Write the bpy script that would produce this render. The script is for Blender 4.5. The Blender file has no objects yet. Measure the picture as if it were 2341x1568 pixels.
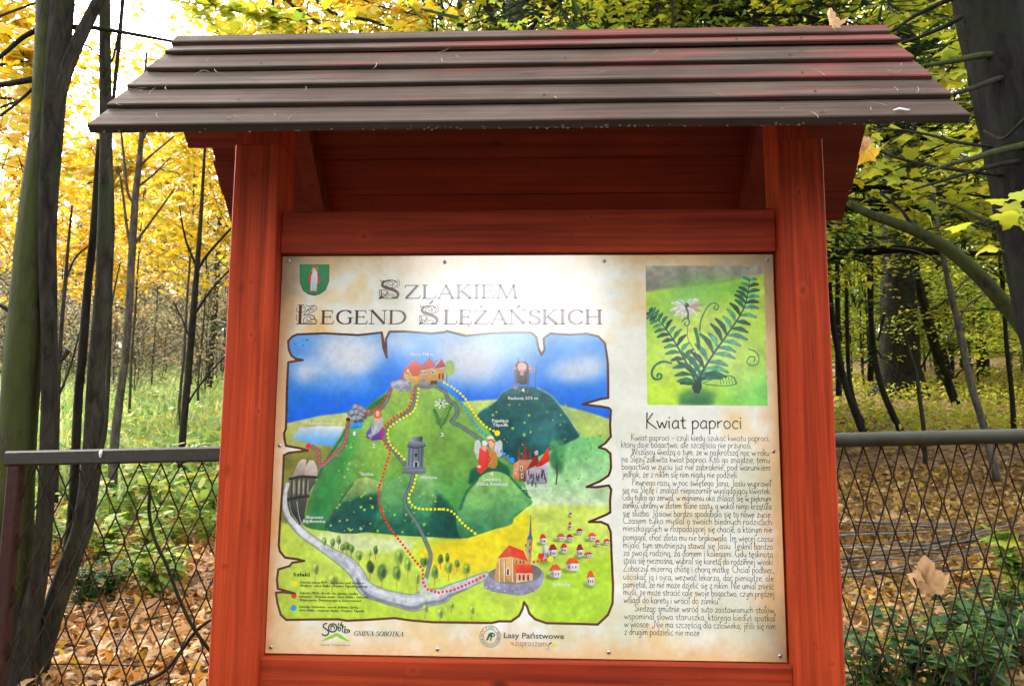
import bpy, bmesh, math, random
import numpy as np
from mathutils import Vector, Matrix, Euler

scene = bpy.context.scene
# ---------------------------------------------------------------- camera
Z0 = .95                                        # lower edge of the sign panel above the ground at the posts
CAM = np.array([0.0667, -2.0404, .4514 + Z0])
ROT = (97.7526, -.4007, 2.6269)
cd = bpy.data.cameras.new('camera'); cam = bpy.data.objects.new('camera', cd)
scene.collection.objects.link(cam); scene.camera = cam
cam.location = CAM; cam.rotation_euler = [math.radians(a) for a in ROT]
cd.sensor_width = 36; cd.lens = 29.987; cd.clip_start = .05; cd.clip_end = 1000
cd.dof.use_dof = True; cd.dof.focus_distance = 2.05; cd.dof.aperture_fstop = 14
# ---------------------------------------------------------------- overcast daylight
SUN_EL, SUN_AZ = 42, 318                        # elevation and compass direction of the brightest sky (0 = straight behind the board)
w = bpy.data.worlds.new('World'); scene.world = w; w.use_nodes = True
nt = w.node_tree; bg = nt.nodes['Background']
sky = nt.nodes.new('ShaderNodeTexSky'); sky.sky_type = 'NISHITA'; sky.sun_disc = False
sky.sun_elevation = math.radians(SUN_EL); sky.sun_rotation = math.radians(SUN_AZ)
sky.air_density = 1.0; sky.dust_density = 3.0; sky.ozone_density = 1.0
hs = nt.nodes.new('ShaderNodeHueSaturation'); hs.inputs['Saturation'].default_value = .12
nt.links.new(sky.outputs[0], hs.inputs['Color']); nt.links.new(hs.outputs[0], bg.inputs[0])
bg.inputs[1].default_value = .15
sd = bpy.data.lights.new('sun', 'SUN'); sun = bpy.data.objects.new('sun', sd); scene.collection.objects.link(sun)
sd.energy = 1.1; sd.angle = math.radians(24); sd.color = (1, .96, .9)
az = math.radians(SUN_AZ)
sdir = Vector((math.sin(az)*math.cos(math.radians(SUN_EL)), math.cos(az)*math.cos(math.radians(SUN_EL)), math.sin(math.radians(SUN_EL))))
sun.rotation_euler = sdir.to_track_quat('Z', 'Y').to_euler(); sun.location = (0, -6, 12)
scene.view_settings.view_transform = 'Standard'; scene.view_settings.look = 'None'
scene.view_settings.gamma = 1; scene.view_settings.use_curve_mapping = False
scene.view_settings.exposure = 3.15
cy = scene.cycles
cy.max_bounces = 8; cy.diffuse_bounces = 4; cy.glossy_bounces = 3; cy.transmission_bounces = 4; cy.transparent_max_bounces = 4
cy.caustics_reflective = False; cy.caustics_refractive = False

# ---------------------------------------------------------------- small helpers
rng = np.random.default_rng(11)
RM = np.array(Euler([math.radians(a) for a in ROT]).to_matrix())
def at(x, y, Y):
    """point at depth plane Y that the measured position (x, y) of the 2341 x 1568 photograph stands for"""
    d = RM @ np.array([(x - 1170.5)/1950, (784 - y)/1950, -1.0])
    return CAM + d*(Y - CAM[1])/d[1]
def mpp(Y): return (Y - CAM[1])/1950            # metres per measured pixel at depth plane Y
def ground(x, y):
    x = np.asarray(x, float); y = np.asarray(y, float)
    base = np.where(y > -1.2, .154*y, -.185)
    base = np.where(y > 60, 9.24 + .05*(y - 60), base)
    return base + .028*x*np.clip((y + 1)/2, 0, 1)*np.clip(1 - np.abs(x)/80, .3, 1) + .05*np.sin(x*1.3 + y*.7)*np.clip((y - 1.5)/3, 0, 1) + .03*np.sin(x*3.1 - y*2.3)*np.clip((y - 1.5)/3, 0, 1)
def link(o, parent=None):
    scene.collection.objects.link(o)
    if parent is not None: o.parent = parent
    return o
def mesh(name, V, F, mat=None, smooth=False):
    me = bpy.data.meshes.new(name)
    V = np.asarray(V, np.float32)
    if isinstance(F, np.ndarray):
        k = F.shape[1]; n = len(F)
        me.vertices.add(len(V)); me.vertices.foreach_set('co', V.ravel())
        me.loops.add(n*k); me.loops.foreach_set('vertex_index', F.astype(np.int32).ravel())
        me.polygons.add(n); me.polygons.foreach_set('loop_start', np.arange(0, n*k, k, dtype=np.int32))
        me.update(calc_edges=True)
    else:
        me.from_pydata(V.tolist(), [], F); me.update()
    if smooth: me.polygons.foreach_set('use_smooth', [True]*len(me.polygons))
    if mat is not None: me.materials.append(mat)
    return me
def obj(name, me, parent=None): return link(bpy.data.objects.new(name, me), parent)
def tag(o, label=None, cat=None, group=None, kind=None):
    for k, v in (('label', label), ('category', cat), ('group', group), ('kind', kind)):
        if v: o[k] = v
    return o
def empty(name, loc, label, cat, group=None):
    o = bpy.data.objects.new(name, None); o.empty_display_size = .1; o.location = loc
    return tag(link(o), label, cat, group)
class MB:
    """collects pieces into one mesh"""
    def __init__(s): s.V = []; s.F = []; s.n = 0
    def add(s, V, F):
        V = np.asarray(V, float).reshape(-1, 3); s.V.append(V)
        s.F += [tuple(i + s.n for i in f) for f in F]; s.n += len(V); return s
    def mesh(s, name, mat, smooth=False): return mesh(name, np.vstack(s.V), s.F, mat, smooth)
def catmull(P, k):
    P = np.asarray(P, float)
    if len(P) < 3: return np.array([P[0] + (P[-1] - P[0])*t for t in np.linspace(0, 1, k + 1)])
    Q = np.vstack([2*P[0] - P[1], P, 2*P[-1] - P[-2]]); out = []
    for i in range(1, len(Q) - 2):
        a, b, c, d = Q[i-1:i+3]
        for t in np.linspace(0, 1, k, endpoint=False):
            out.append(.5*((2*b) + (c - a)*t + (2*a - 5*b + 4*c - d)*t*t + (3*b - a - 3*c + d)*t**3))
    out.append(P[-1]); return np.array(out)
def tube(P, r, sides=6, rough=0.0, seed=0, cap=True, flute=0.0):
    """tapered tube along P with radii r -> V, quads+caps"""
    P = np.asarray(P, float); n = len(P); r = np.full(n, r, float) if np.isscalar(r) else np.asarray(r, float)
    T = np.gradient(P, axis=0); T /= np.linalg.norm(T, axis=1)[:, None] + 1e-12
    ref = np.array([0, 0, 1.0]) if abs(T[:, 2]).mean() < .8 else np.array([1.0, 0, 0])
    A = np.cross(T, ref); A /= np.linalg.norm(A, axis=1)[:, None] + 1e-12; B = np.cross(T, A)
    a = np.linspace(0, 2*np.pi, sides, endpoint=False); R = r[:, None]*np.ones((1, sides))
    if rough or flute:
        g = np.random.default_rng(seed); ph = g.random(6)*6.28
        s = np.arange(n)[:, None]*.35
        R = R*(1 + flute*(np.sin(3*a + ph[0] + s*.25)*.5 + np.sin(5*a + ph[1] - s*.2)*.35 + np.sin(2*a + ph[2] + s*.4)*.5) + rough*g.normal(0, 1, (n, sides))*.5)
    V = P[:, None, :] + R[..., None]*(np.cos(a)[None, :, None]*A[:, None, :] + np.sin(a)[None, :, None]*B[:, None, :])
    i = np.arange(n - 1)[:, None]*sides; j = np.arange(sides)[None, :]; k = (j + 1) % sides
    F = np.stack([i + j, i + k, i + sides + k, i + sides + j], -1).reshape(-1, 4).tolist()
    if cap: F += [list(range(sides))[::-1], list(range((n - 1)*sides, n*sides))]
    return V.reshape(-1, 3), F
def prism(section, lo, hi, axis, segs=1, wav=0.0, seed=0):
    """closed section (2 x n list) swept along axis ('x': section is (Y, Z); 'z': section is (X, Y))"""
    g = np.random.default_rng(seed); S = np.asarray(section, float); n = len(S)
    if ((np.roll(S, -1, 0)[:, 0] - S[:, 0])*(np.roll(S, -1, 0)[:, 1] + S[:, 1])).sum() > 0: S = S[::-1]
    ts = np.linspace(lo, hi, segs + 1); V = []
    off = np.cumsum(g.normal(0, 1, (segs + 1, 2)), 0)*wav*.3 if wav else np.zeros((segs + 1, 2))
    for t, o in zip(ts, off):
        q = S + o
        V += [(t, y, z) for y, z in q] if axis == 'x' else [(x, y, t) for x, y in q]
    F = []
    for i in range(segs):
        for j in range(n):
            k = (j + 1) % n; F.append((i*n + j, i*n + k, (i + 1)*n + k, (i + 1)*n + j))
    F += [tuple(range(n))[::-1], tuple(range(segs*n, (segs + 1)*n))]
    return V, F
def cham(P, c):
    """section polygon with its corners cut by c"""
    P = np.asarray(P, float); out = []
    for i in range(len(P)):
        a, b, d = P[i-1], P[i], P[(i + 1) % len(P)]
        u = (a - b)/np.linalg.norm(a - b); v = (d - b)/np.linalg.norm(d - b)
        out += [b + u*c, b + v*c]
    return out
def rect(a0, a1, b0, b1, c=.004): return cham([(a0, b0), (a1, b0), (a1, b1), (a0, b1)], c)

# ---------------------------------------------------------------- materials
def mat(name):
    m = bpy.data.materials.new(name); m.use_nodes = True; t = m.node_tree
    return m, t, t.nodes['Principled BSDF'], t.nodes.new, t.links.new
def ramp(t, stops):
    r = t.nodes.new('ShaderNodeValToRGB'); e = r.color_ramp.elements
    while len(e) < len(stops): e.new(.5)
    for el, (p, c) in zip(e, stops): el.position = p; el.color = (*c, 1) if len(c) == 3 else c
    return r
def coords(t, scale=(1, 1, 1), rot=(0, 0, 0), out='Object'):
    tc = t.nodes.new('ShaderNodeTexCoord'); mp = t.nodes.new('ShaderNodeMapping')
    mp.inputs['Scale'].default_value = scale; mp.inputs['Rotation'].default_value = rot; t.links.new(tc.outputs[out], mp.inputs[0]); return mp
def noise(t, src, scale, detail=4, dist=0.0, rough=.55):
    n = t.nodes.new('ShaderNodeTexNoise'); n.inputs['Scale'].default_value = scale; n.inputs['Detail'].default_value = detail
    n.inputs['Distortion'].default_value = dist; n.inputs['Roughness'].default_value = rough
    if src is not None: t.links.new(src.outputs[0], n.inputs['Vector'])
    return n
def mixc(t, fac, a, b, mode='MIX'):
    m = t.nodes.new('ShaderNodeMix'); m.data_type = 'RGBA'; m.blend_type = mode
    for s, v in ((m.inputs[0], fac), (m.inputs[6], a), (m.inputs[7], b)):
        if hasattr(v, 'links') or hasattr(v, 'is_linked'): t.links.new(v, s)
        elif isinstance(v, (int, float)): s.default_value = v
        else: s.default_value = (*v, 1)
    return m.outputs[2]
def mrange(t, v, a, b, c=0.0, d=1.0):
    m = t.nodes.new('ShaderNodeMapRange'); t.links.new(v, m.inputs[0])
    for i, x in enumerate((a, b, c, d)): m.inputs[i + 1].default_value = x
    return m.outputs[0]
def bump(t, h, strength, dist, bsdf):
    b = t.nodes.new('ShaderNodeBump'); b.inputs['Strength'].default_value = strength; b.inputs['Distance'].default_value = dist
    t.links.new(h, b.inputs['Height']); t.links.new(b.outputs[0], bsdf.inputs['Normal'])
def wood(name, axis, c0, c1, c2, rough=.5, grain=.35, knots=.8, patch=None, gscale=70, spec=.28, marks=()):
    """stained timber with grain along axis, knots and uneven stain"""
    m, t, b, new, ln = mat(name)
    al, ac = 1.6, gscale
    sc = (al, ac, ac) if axis == 'x' else (ac, ac, al)
    oi = new('ShaderNodeObjectInfo'); tc = new('ShaderNodeTexCoord'); ad = new('ShaderNodeVectorMath'); ad.operation = 'ADD'
    ml = new('ShaderNodeVectorMath'); ml.operation = 'SCALE'; ml.inputs[0].default_value = (7.3, 5.1, 9.7); ln(oi.outputs['Random'], ml.inputs['Scale'])
    ln(tc.outputs['Object'], ad.inputs[0]); ln(ml.outputs[0], ad.inputs[1])
    mp = new('ShaderNodeMapping'); mp.inputs['Scale'].default_value = sc; ln(ad.outputs[0], mp.inputs[0])
    # knots bend the grain
    kp = new('ShaderNodeMapping'); kp.inputs['Scale'].default_value = (6.5, 13, 13) if axis == 'x' else (13, 13, 6.5); ln(ad.outputs[0], kp.inputs[0])
    vo = new('ShaderNodeTexVoronoi'); vo.inputs['Scale'].default_value = 1.0; ln(kp.outputs[0], vo.inputs['Vector'])
    sel = mrange(t, vo.outputs['Color'], .70, .72)
    kd = mrange(t, vo.outputs['Distance'], .19, .08)
    km = new('ShaderNodeMath'); km.operation = 'MULTIPLY'; ln(sel, km.inputs[0]); ln(kd, km.inputs[1])
    g = noise(t, mp, 1.0, 5, .9); g2 = noise(t, mp, .22, 3, 1.4)
    big = noise(t, None, 3.1, 4, .4); ln(ad.outputs[0], big.inputs['Vector'])
    base = mixc(t, mrange(t, big.outputs[0], .38, .64), c0, c1)
    base = mixc(t, mrange(t, g2.outputs[0], .45, .7, 0, .55), base, c2)
    if patch:
        pq = new('ShaderNodeMapping'); pq.inputs['Scale'].default_value = (.7, 3, 3); ln(ad.outputs[0], pq.inputs[0]); pn = noise(t, pq, 2.6, 5, .4)
        sx = new('ShaderNodeSeparateXYZ'); ln(tc.outputs['Object'], sx.inputs[0])
        s1 = new('ShaderNodeMath'); s1.operation = 'MULTIPLY_ADD'; s1.inputs[1].default_value = .10; ln(sx.outputs[0], s1.inputs[0]); ln(pn.outputs[0], s1.inputs[2])
        s2 = new('ShaderNodeMath'); s2.operation = 'MULTIPLY_ADD'; s2.inputs[1].default_value = .32; ln(sx.outputs[2], s2.inputs[0]); ln(s1.outputs[0], s2.inputs[2])
        base = mixc(t, mrange(t, s2.outputs[0], patch[1], patch[2]), base, patch[0])
    gm = mrange(t, g.outputs[0], .3, .7, 1 - grain, 1 + grain*.55)
    cmb = new('ShaderNodeCombineColor'); [ln(gm, cmb.inputs[i]) for i in range(3)]
    base = mixc(t, 1.0, base, cmb.outputs[0], 'MULTIPLY')
    kk = new('ShaderNodeMath'); kk.operation = 'MULTIPLY'; kk.inputs[1].default_value = knots; ln(km.outputs[0], kk.inputs[0])
    base = mixc(t, kk.outputs[0], base, tuple(x*.28 for x in c1))
    cm = new('ShaderNodeMapping'); cm.inputs['Scale'].default_value = (1.1, 130, 130) if axis == 'x' else (130, 130, 1.1); ln(ad.outputs[0], cm.inputs[0])
    cr = noise(t, cm, 1.0, 2, .3); cz = noise(t, None, 5.0, 2); ln(ad.outputs[0], cz.inputs['Vector'])
    cq = new('ShaderNodeMath'); cq.operation = 'MULTIPLY'; ln(mrange(t, cr.outputs[0], .70, .74), cq.inputs[0]); ln(mrange(t, cz.outputs[0], .5, .62, 0, .8), cq.inputs[1])
    base = mixc(t, cq.outputs[0], base, tuple(x*.2 for x in c1))
    dn = noise(t, None, 38, 3, .2); ln(ad.outputs[0], dn.inputs['Vector']); base = mixc(t, mrange(t, dn.outputs[0], .66, .74, 0, .55), base, tuple(x*.45 for x in c1))
    for (kx, ky, kz), rad, el in marks:                       # knots: dark heart, paler ring, grain flowing round
        vs = new('ShaderNodeVectorMath'); vs.operation = 'SUBTRACT'; vs.inputs[1].default_value = (kx, ky, kz); ln(tc.outputs['Object'], vs.inputs[0])
        vm = new('ShaderNodeVectorMath'); vm.operation = 'MULTIPLY'; vm.inputs[1].default_value = (1/el, .3, 1) if axis == 'x' else (1, .3, 1/el); ln(vs.outputs[0], vm.inputs[0])
        kn = noise(t, None, 60, 2); ln(tc.outputs['Object'], kn.inputs['Vector']); ks = new('ShaderNodeVectorMath'); ks.operation = 'LENGTH'; ln(vm.outputs[0], ks.inputs[0])
        kd2 = new('ShaderNodeMath'); kd2.operation = 'MULTIPLY_ADD'; kd2.inputs[1].default_value = .5*rad; ln(kn.outputs[0], kd2.inputs[0]); ln(ks.outputs['Value'], kd2.inputs[2])
        base = mixc(t, mrange(t, kd2.outputs[0], rad*2.2, rad*1.3, 0, .28), base, tuple(x*1.25 for x in c1))
        base = mixc(t, mrange(t, kd2.outputs[0], rad*1.1, rad*.6, 0, .6), base, tuple(x*.30 for x in c1))
    ln(base, b.inputs['Base Color'])
    ln(mrange(t, g2.outputs[0], .3, .7, rough - .1, rough + .12), b.inputs['Roughness']); b.inputs['Specular IOR Level'].default_value = spec
    bump(t, g.outputs[0], .5, .002, b)
    return m
def leafmat(name, stops, trans=.45, rough=.55, spot=True):
    """leaf blades: every leaf its own colour, light passing through"""
    m, t, b, new, ln = mat(name)
    ge = new('ShaderNodeNewGeometry'); r = ramp(t, stops); ln(ge.outputs['Random Per Island'], r.inputs[0])
    c = r.outputs[0]
    if spot:
        n = noise(t, coords(t), 9, 3, .3); c = mixc(t, mrange(t, n.outputs[0], .35, .75, 0, .35), c, mixc(t, 1.0, c, (.62, .5, .4), 'MULTIPLY'))
    ln(c, b.inputs['Base Color']); b.inputs['Roughness'].default_value = rough; b.inputs['Specular IOR Level'].default_value = .3
    tr = new('ShaderNodeBsdfTranslucent'); ln(c, tr.inputs[0]); mx = new('ShaderNodeMixShader'); mx.inputs[0].default_value = trans
    ln(b.outputs[0], mx.inputs[1]); ln(tr.outputs[0], mx.inputs[2]); ln(mx.outputs[0], t.nodes['Material Output'].inputs[0])
    return m
def bark(name, c0, c1, moss=None, mossy=.5, scale=14, bstr=.6):
    m, t, b, new, ln = mat(name)
    mp = coords(t, (1, 1, .28)); n = noise(t, mp, scale*2, 6, .6, .65); n2 = noise(t, coords(t), 3.3, 4, .5)
    c = mixc(t, mrange(t, n.outputs[0], .35, .68), c0, c1)
    if moss: c = mixc(t, mrange(t, n2.outputs[0], .62 - mossy*.3, .78 - mossy*.3, 0, .85), c, moss)
    ln(c, b.inputs['Base Color']); b.inputs['Roughness'].default_value = .9; b.inputs['Specular IOR Level'].default_value = .12
    bump(t, n.outputs[0], bstr, .012, b); return m
def plain(name, c, rough=.6, metal=0.0, var=.25, scale=30, spec=.5):
    m, t, b, new, ln = mat(name); n = noise(t, coords(t), scale, 4)
    ln(mixc(t, mrange(t, n.outputs[0], .3, .7), tuple(x*(1 - var) for x in c), tuple(min(x*(1 + var), 1) for x in c)), b.inputs['Base Color'])
    b.inputs['Roughness'].default_value = rough; b.inputs['Metallic'].default_value = metal; b.inputs['Specular IOR Level'].default_value = spec; return m
# ---------------------------------------------------------------- the printed picture of the panel, painted in code
# positions were read off the sign in measuring frames (x0, y0, scale); PB turns them into metres on the panel
PANEL_W, PANEL_H = 1.2, 0.9459
def _homography():
    src = [(648.5, 585.0), (1766.5, 582.8), (1798.5, 1510.6), (604.4, 1494.7)]
    dst = [(0, PANEL_H), (PANEL_W, PANEL_H), (PANEL_W, 0), (0, 0)]
    A, b = [], []
    for (x, y), (u, v) in zip(src, dst):
        A.append([x, y, 1, 0, 0, 0, -u*x, -u*y]); b.append(u)
        A.append([0, 0, 0, x, y, 1, -v*x, -v*y]); b.append(v)
    return np.append(np.linalg.solve(np.array(A), np.array(b)), 1).reshape(3, 3)
HOM = _homography()
FRAMES = dict(V=(0, 0, 1), A=(611.9, 559.5, .3485), B=(611.9, 728.5, .2415), C=(990.7, 728.5, .2416), D=(611.9, 1078.1, .2602),
              E=(990.7, 1078.1, .2602), F=(1398.6, 559.5, .2751), G=(1398.6, 920.8, .1932), H=(1398.6, 1194.7, .2118))
def PB(*args):
    """PB('B', x, y, x, y, ..., 'C', x, y ...) -> n x 2 panel metres"""
    fr = None; out = []; it = iter(args)
    for a in it:
        if isinstance(a, str): fr = FRAMES[a]; continue
        y = next(it)
        v = HOM @ np.array([fr[0] + a*fr[2], fr[1] + y*fr[2], 1.0])
        out.append((v[0]/v[2], v[1]/v[2]))
    return np.array(out)
PX = 1500.0                                     # canvas pixels per metre
CW, CH = int(PANEL_W*PX), int(PANEL_H*PX)
VM = 1.055e-3                                   # about a metre per measuring unit
prng = np.random.default_rng(5)
def noise2(cell, seed, octaves=3):
    out = np.zeros((CH, CW), np.float32); amp = 1.0; tot = 0
    for o in range(octaves):
        c = max(cell/(2**o), 2.0)
        r = np.random.default_rng(seed*17 + o)
        gh, gw = int(CH/c) + 3, int(CW/c) + 3
        g = r.random((gh, gw)).astype(np.float32)
        ys = np.arange(CH)/c; xs = np.arange(CW)/c
        yi = ys.astype(int); xi = xs.astype(int)
        fy = (ys - yi); fx = (xs - xi)
        fy = (fy*fy*(3 - 2*fy))[:, None]; fx = (fx*fx*(3 - 2*fx))[None, :]
        a = g[yi][:, xi]; b = g[yi][:, xi + 1]; d = g[yi + 1][:, xi]; e = g[yi + 1][:, xi + 1]
        out += amp*((a*(1 - fx) + b*fx)*(1 - fy) + (d*(1 - fx) + e*fx)*fy); tot += amp; amp *= .55
    return out/tot
CAN = np.zeros((CH, CW, 3), np.float32)
N1, N2, N3 = noise2(150, 1, 4), noise2(45, 2, 3), noise2(14, 3, 3)
def C(r, g, b): return np.array([r, g, b], np.float32)/255
def topx(P):
    P = np.asarray(P, float); return np.stack([P[:, 0]*PX, (PANEL_H - P[:, 1])*PX], 1)
def blur(m, r):
    r = int(r)
    if r < 1: return m
    for _ in range(2):
        for ax in (0, 1):
            pad = [(0, 0), (0, 0)]; pad[ax] = (r + 1, r)
            c = np.cumsum(np.pad(m, pad, mode='edge'), axis=ax)
            m = (np.take(c, range(2*r + 1, c.shape[ax]), ax) - np.take(c, range(0, c.shape[ax] - 2*r - 1), ax))/(2*r + 1)
    return m
def window(lo, hi, pad):
    x0 = max(int(lo[0] - pad), 0); y0 = max(int(lo[1] - pad), 0); x1 = min(int(hi[0] + pad) + 2, CW); y1 = min(int(hi[1] + pad) + 2, CH)
    return x0, y0, x1, y1
def pmask(p, soft=0.0):
    x0, y0, x1, y1 = window(p.min(0), p.max(0), soft*3 + 2)
    if x1 <= x0 or y1 <= y0: return None
    Y = np.arange(y0, y1)[:, None] + .5; X = np.arange(x0, x1)[None, :] + .5
    m = np.zeros((y1 - y0, x1 - x0), bool); q = np.roll(p, -1, 0)
    for (ax, ay), (bx, by) in zip(p, q):
        if ay == by: continue
        rows = ((ay > Y) != (by > Y))
        m ^= rows & (X < (bx - ax)*(Y - ay)/(by - ay) + ax)
    return blur(m.astype(np.float32), soft), (x0, y0, x1, y1)
CLIP = None
def lay(mask, box, col, alpha=1.0):
    x0, y0, x1, y1 = box
    a = (mask*alpha)
    if CLIP is not None: a = a*CLIP[y0:y1, x0:x1]
    CAN[y0:y1, x0:x1] = CAN[y0:y1, x0:x1]*(1 - a[..., None]) + col*a[..., None]
def fill(P, c0, c1=None, soft=0.0, alpha=1.0, tex=.12, axis=1, n=None):
    """polygon filled with c0 (top / left) running to c1 (bottom / right), mottled like a watercolour wash"""
    p = topx(P); r = pmask(p, soft)
    if r is None: return
    m, box = r; x0, y0, x1, y1 = box
    c0 = np.asarray(c0); c1 = c0 if c1 is None else np.asarray(c1)
    lo, hi = p[:, axis].min(), p[:, axis].max()
    t = np.arange(y0, y1)[:, None] if axis else np.arange(x0, x1)[None, :]
    t = np.clip((t - lo)/max(hi - lo, 1) + (N1[y0:y1, x0:x1] - .5)*.5, 0, 1)[..., None]
    nn = (N2 if n is None else n)[y0:y1, x0:x1]
    col = (c0*(1 - t) + c1*t)*(1 + tex*2*(nn - .5) + tex*(N3[y0:y1, x0:x1] - .5))[..., None]
    lay(m, box, np.clip(col, 0, 1), alpha)
def smooth(P, k=6, closed=False):
    P = np.asarray(P, float)
    if len(P) < 3: return P
    Q = np.vstack([P[-1], P, P[0], P[1]]) if closed else np.vstack([2*P[0] - P[1], P, 2*P[-1] - P[-2]])
    out = []
    for i in range(1, len(Q) - 2):
        a, b, c, d = Q[i-1:i+3]
        for t in np.linspace(0, 1, k, endpoint=False):
            out.append(.5*((2*b) + (c - a)*t + (2*a - 5*b + 4*c - d)*t*t + (3*b - a - 3*c + d)*t**3))
    if not closed: out.append(P[-1])
    return np.array(out)
def stroke(P, w, col, alpha=1.0, soft=0.0, tex=.1, sm=True):
    """line through P; w in measuring units, one number or one per point"""
    P = np.asarray(P, float); n0 = len(P)
    W = np.full(n0, float(w)) if np.isscalar(w) else np.asarray(w, float)
    if sm and n0 > 2:
        Q = smooth(P, 6); W = np.interp(np.linspace(0, n0 - 1, len(Q)), np.arange(n0), W); P = Q
    p = topx(P); W = W*VM*PX*.5
    x0, y0, x1, y1 = window(p.min(0), p.max(0), W.max() + soft*3 + 2)
    if x1 <= x0 or y1 <= y0: return
    m = np.zeros((y1 - y0, x1 - x0), np.float32)
    for i in range(len(p) - 1):
        wm = max(W[i], W[i+1]) + 2
        a0, b0, a1, b1 = window(np.minimum(p[i], p[i+1]), np.maximum(p[i], p[i+1]), wm)
        if a1 <= a0 or b1 <= b0: continue
        X = np.arange(a0, a1)[None, :] + .5; Y = np.arange(b0, b1)[:, None] + .5
        d = p[i+1] - p[i]; L2 = max((d**2).sum(), 1e-9)
        t = np.clip(((X - p[i, 0])*d[0] + (Y - p[i, 1])*d[1])/L2, 0, 1)
        dist = np.hypot(X - p[i, 0] - t*d[0], Y - p[i, 1] - t*d[1])
        v = np.clip(W[i]*(1 - t) + W[i+1]*t - dist + .5, 0, 1)
        s = m[b0-y0:b1-y0, a0-x0:a1-x0]; np.maximum(s, v, out=s)
    m = blur(m, soft)
    lay(m, (x0, y0, x1, y1), np.asarray(col)*(1 + tex*2*(N3[y0:y1, x0:x1, None] - .5)), alpha)
def blob(P, rx, ry, col, alpha=1.0, soft=.5, rough=.12, tex=.1, seed=0):
    """soft uneven ellipse at panel point P (radii in measuring units)"""
    r = np.random.default_rng(seed + int(P[0]*9999)); a = np.linspace(0, 2*np.pi, 22, endpoint=False)
    k = 1 + rough*np.interp(np.arange(22), np.arange(0, 23, 2)[:12], np.append(r.normal(0, 1, 11), 0))
    Q = np.stack([P[0] + rx*VM*k*np.cos(a), P[1] + ry*VM*k*np.sin(a)], 1)
    fill(Q, col, soft=soft*min(rx, ry)*VM*PX*.5, alpha=alpha, tex=tex)
def dotted(P, col, step=8.9, size=5.2, squares=True):
    Q = smooth(P, 12); d = np.append(0, np.cumsum(np.hypot(*np.diff(Q, axis=0).T)))
    for s in np.arange(0, d[-1], step*VM):
        x, y = np.interp(s, d, Q[:, 0]), np.interp(s, d, Q[:, 1]); h = size*VM*.5
        fill(np.array([(x-h, y-h), (x+h, y-h), (x+h, y+h), (x-h, y+h)]), col, tex=.03)
def ring(P, r, n=24):
    a = np.linspace(0, 2*np.pi, n, endpoint=False); return np.stack([P[0] + r*VM*np.cos(a), P[1] + r*VM*np.sin(a)], 1)

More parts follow.
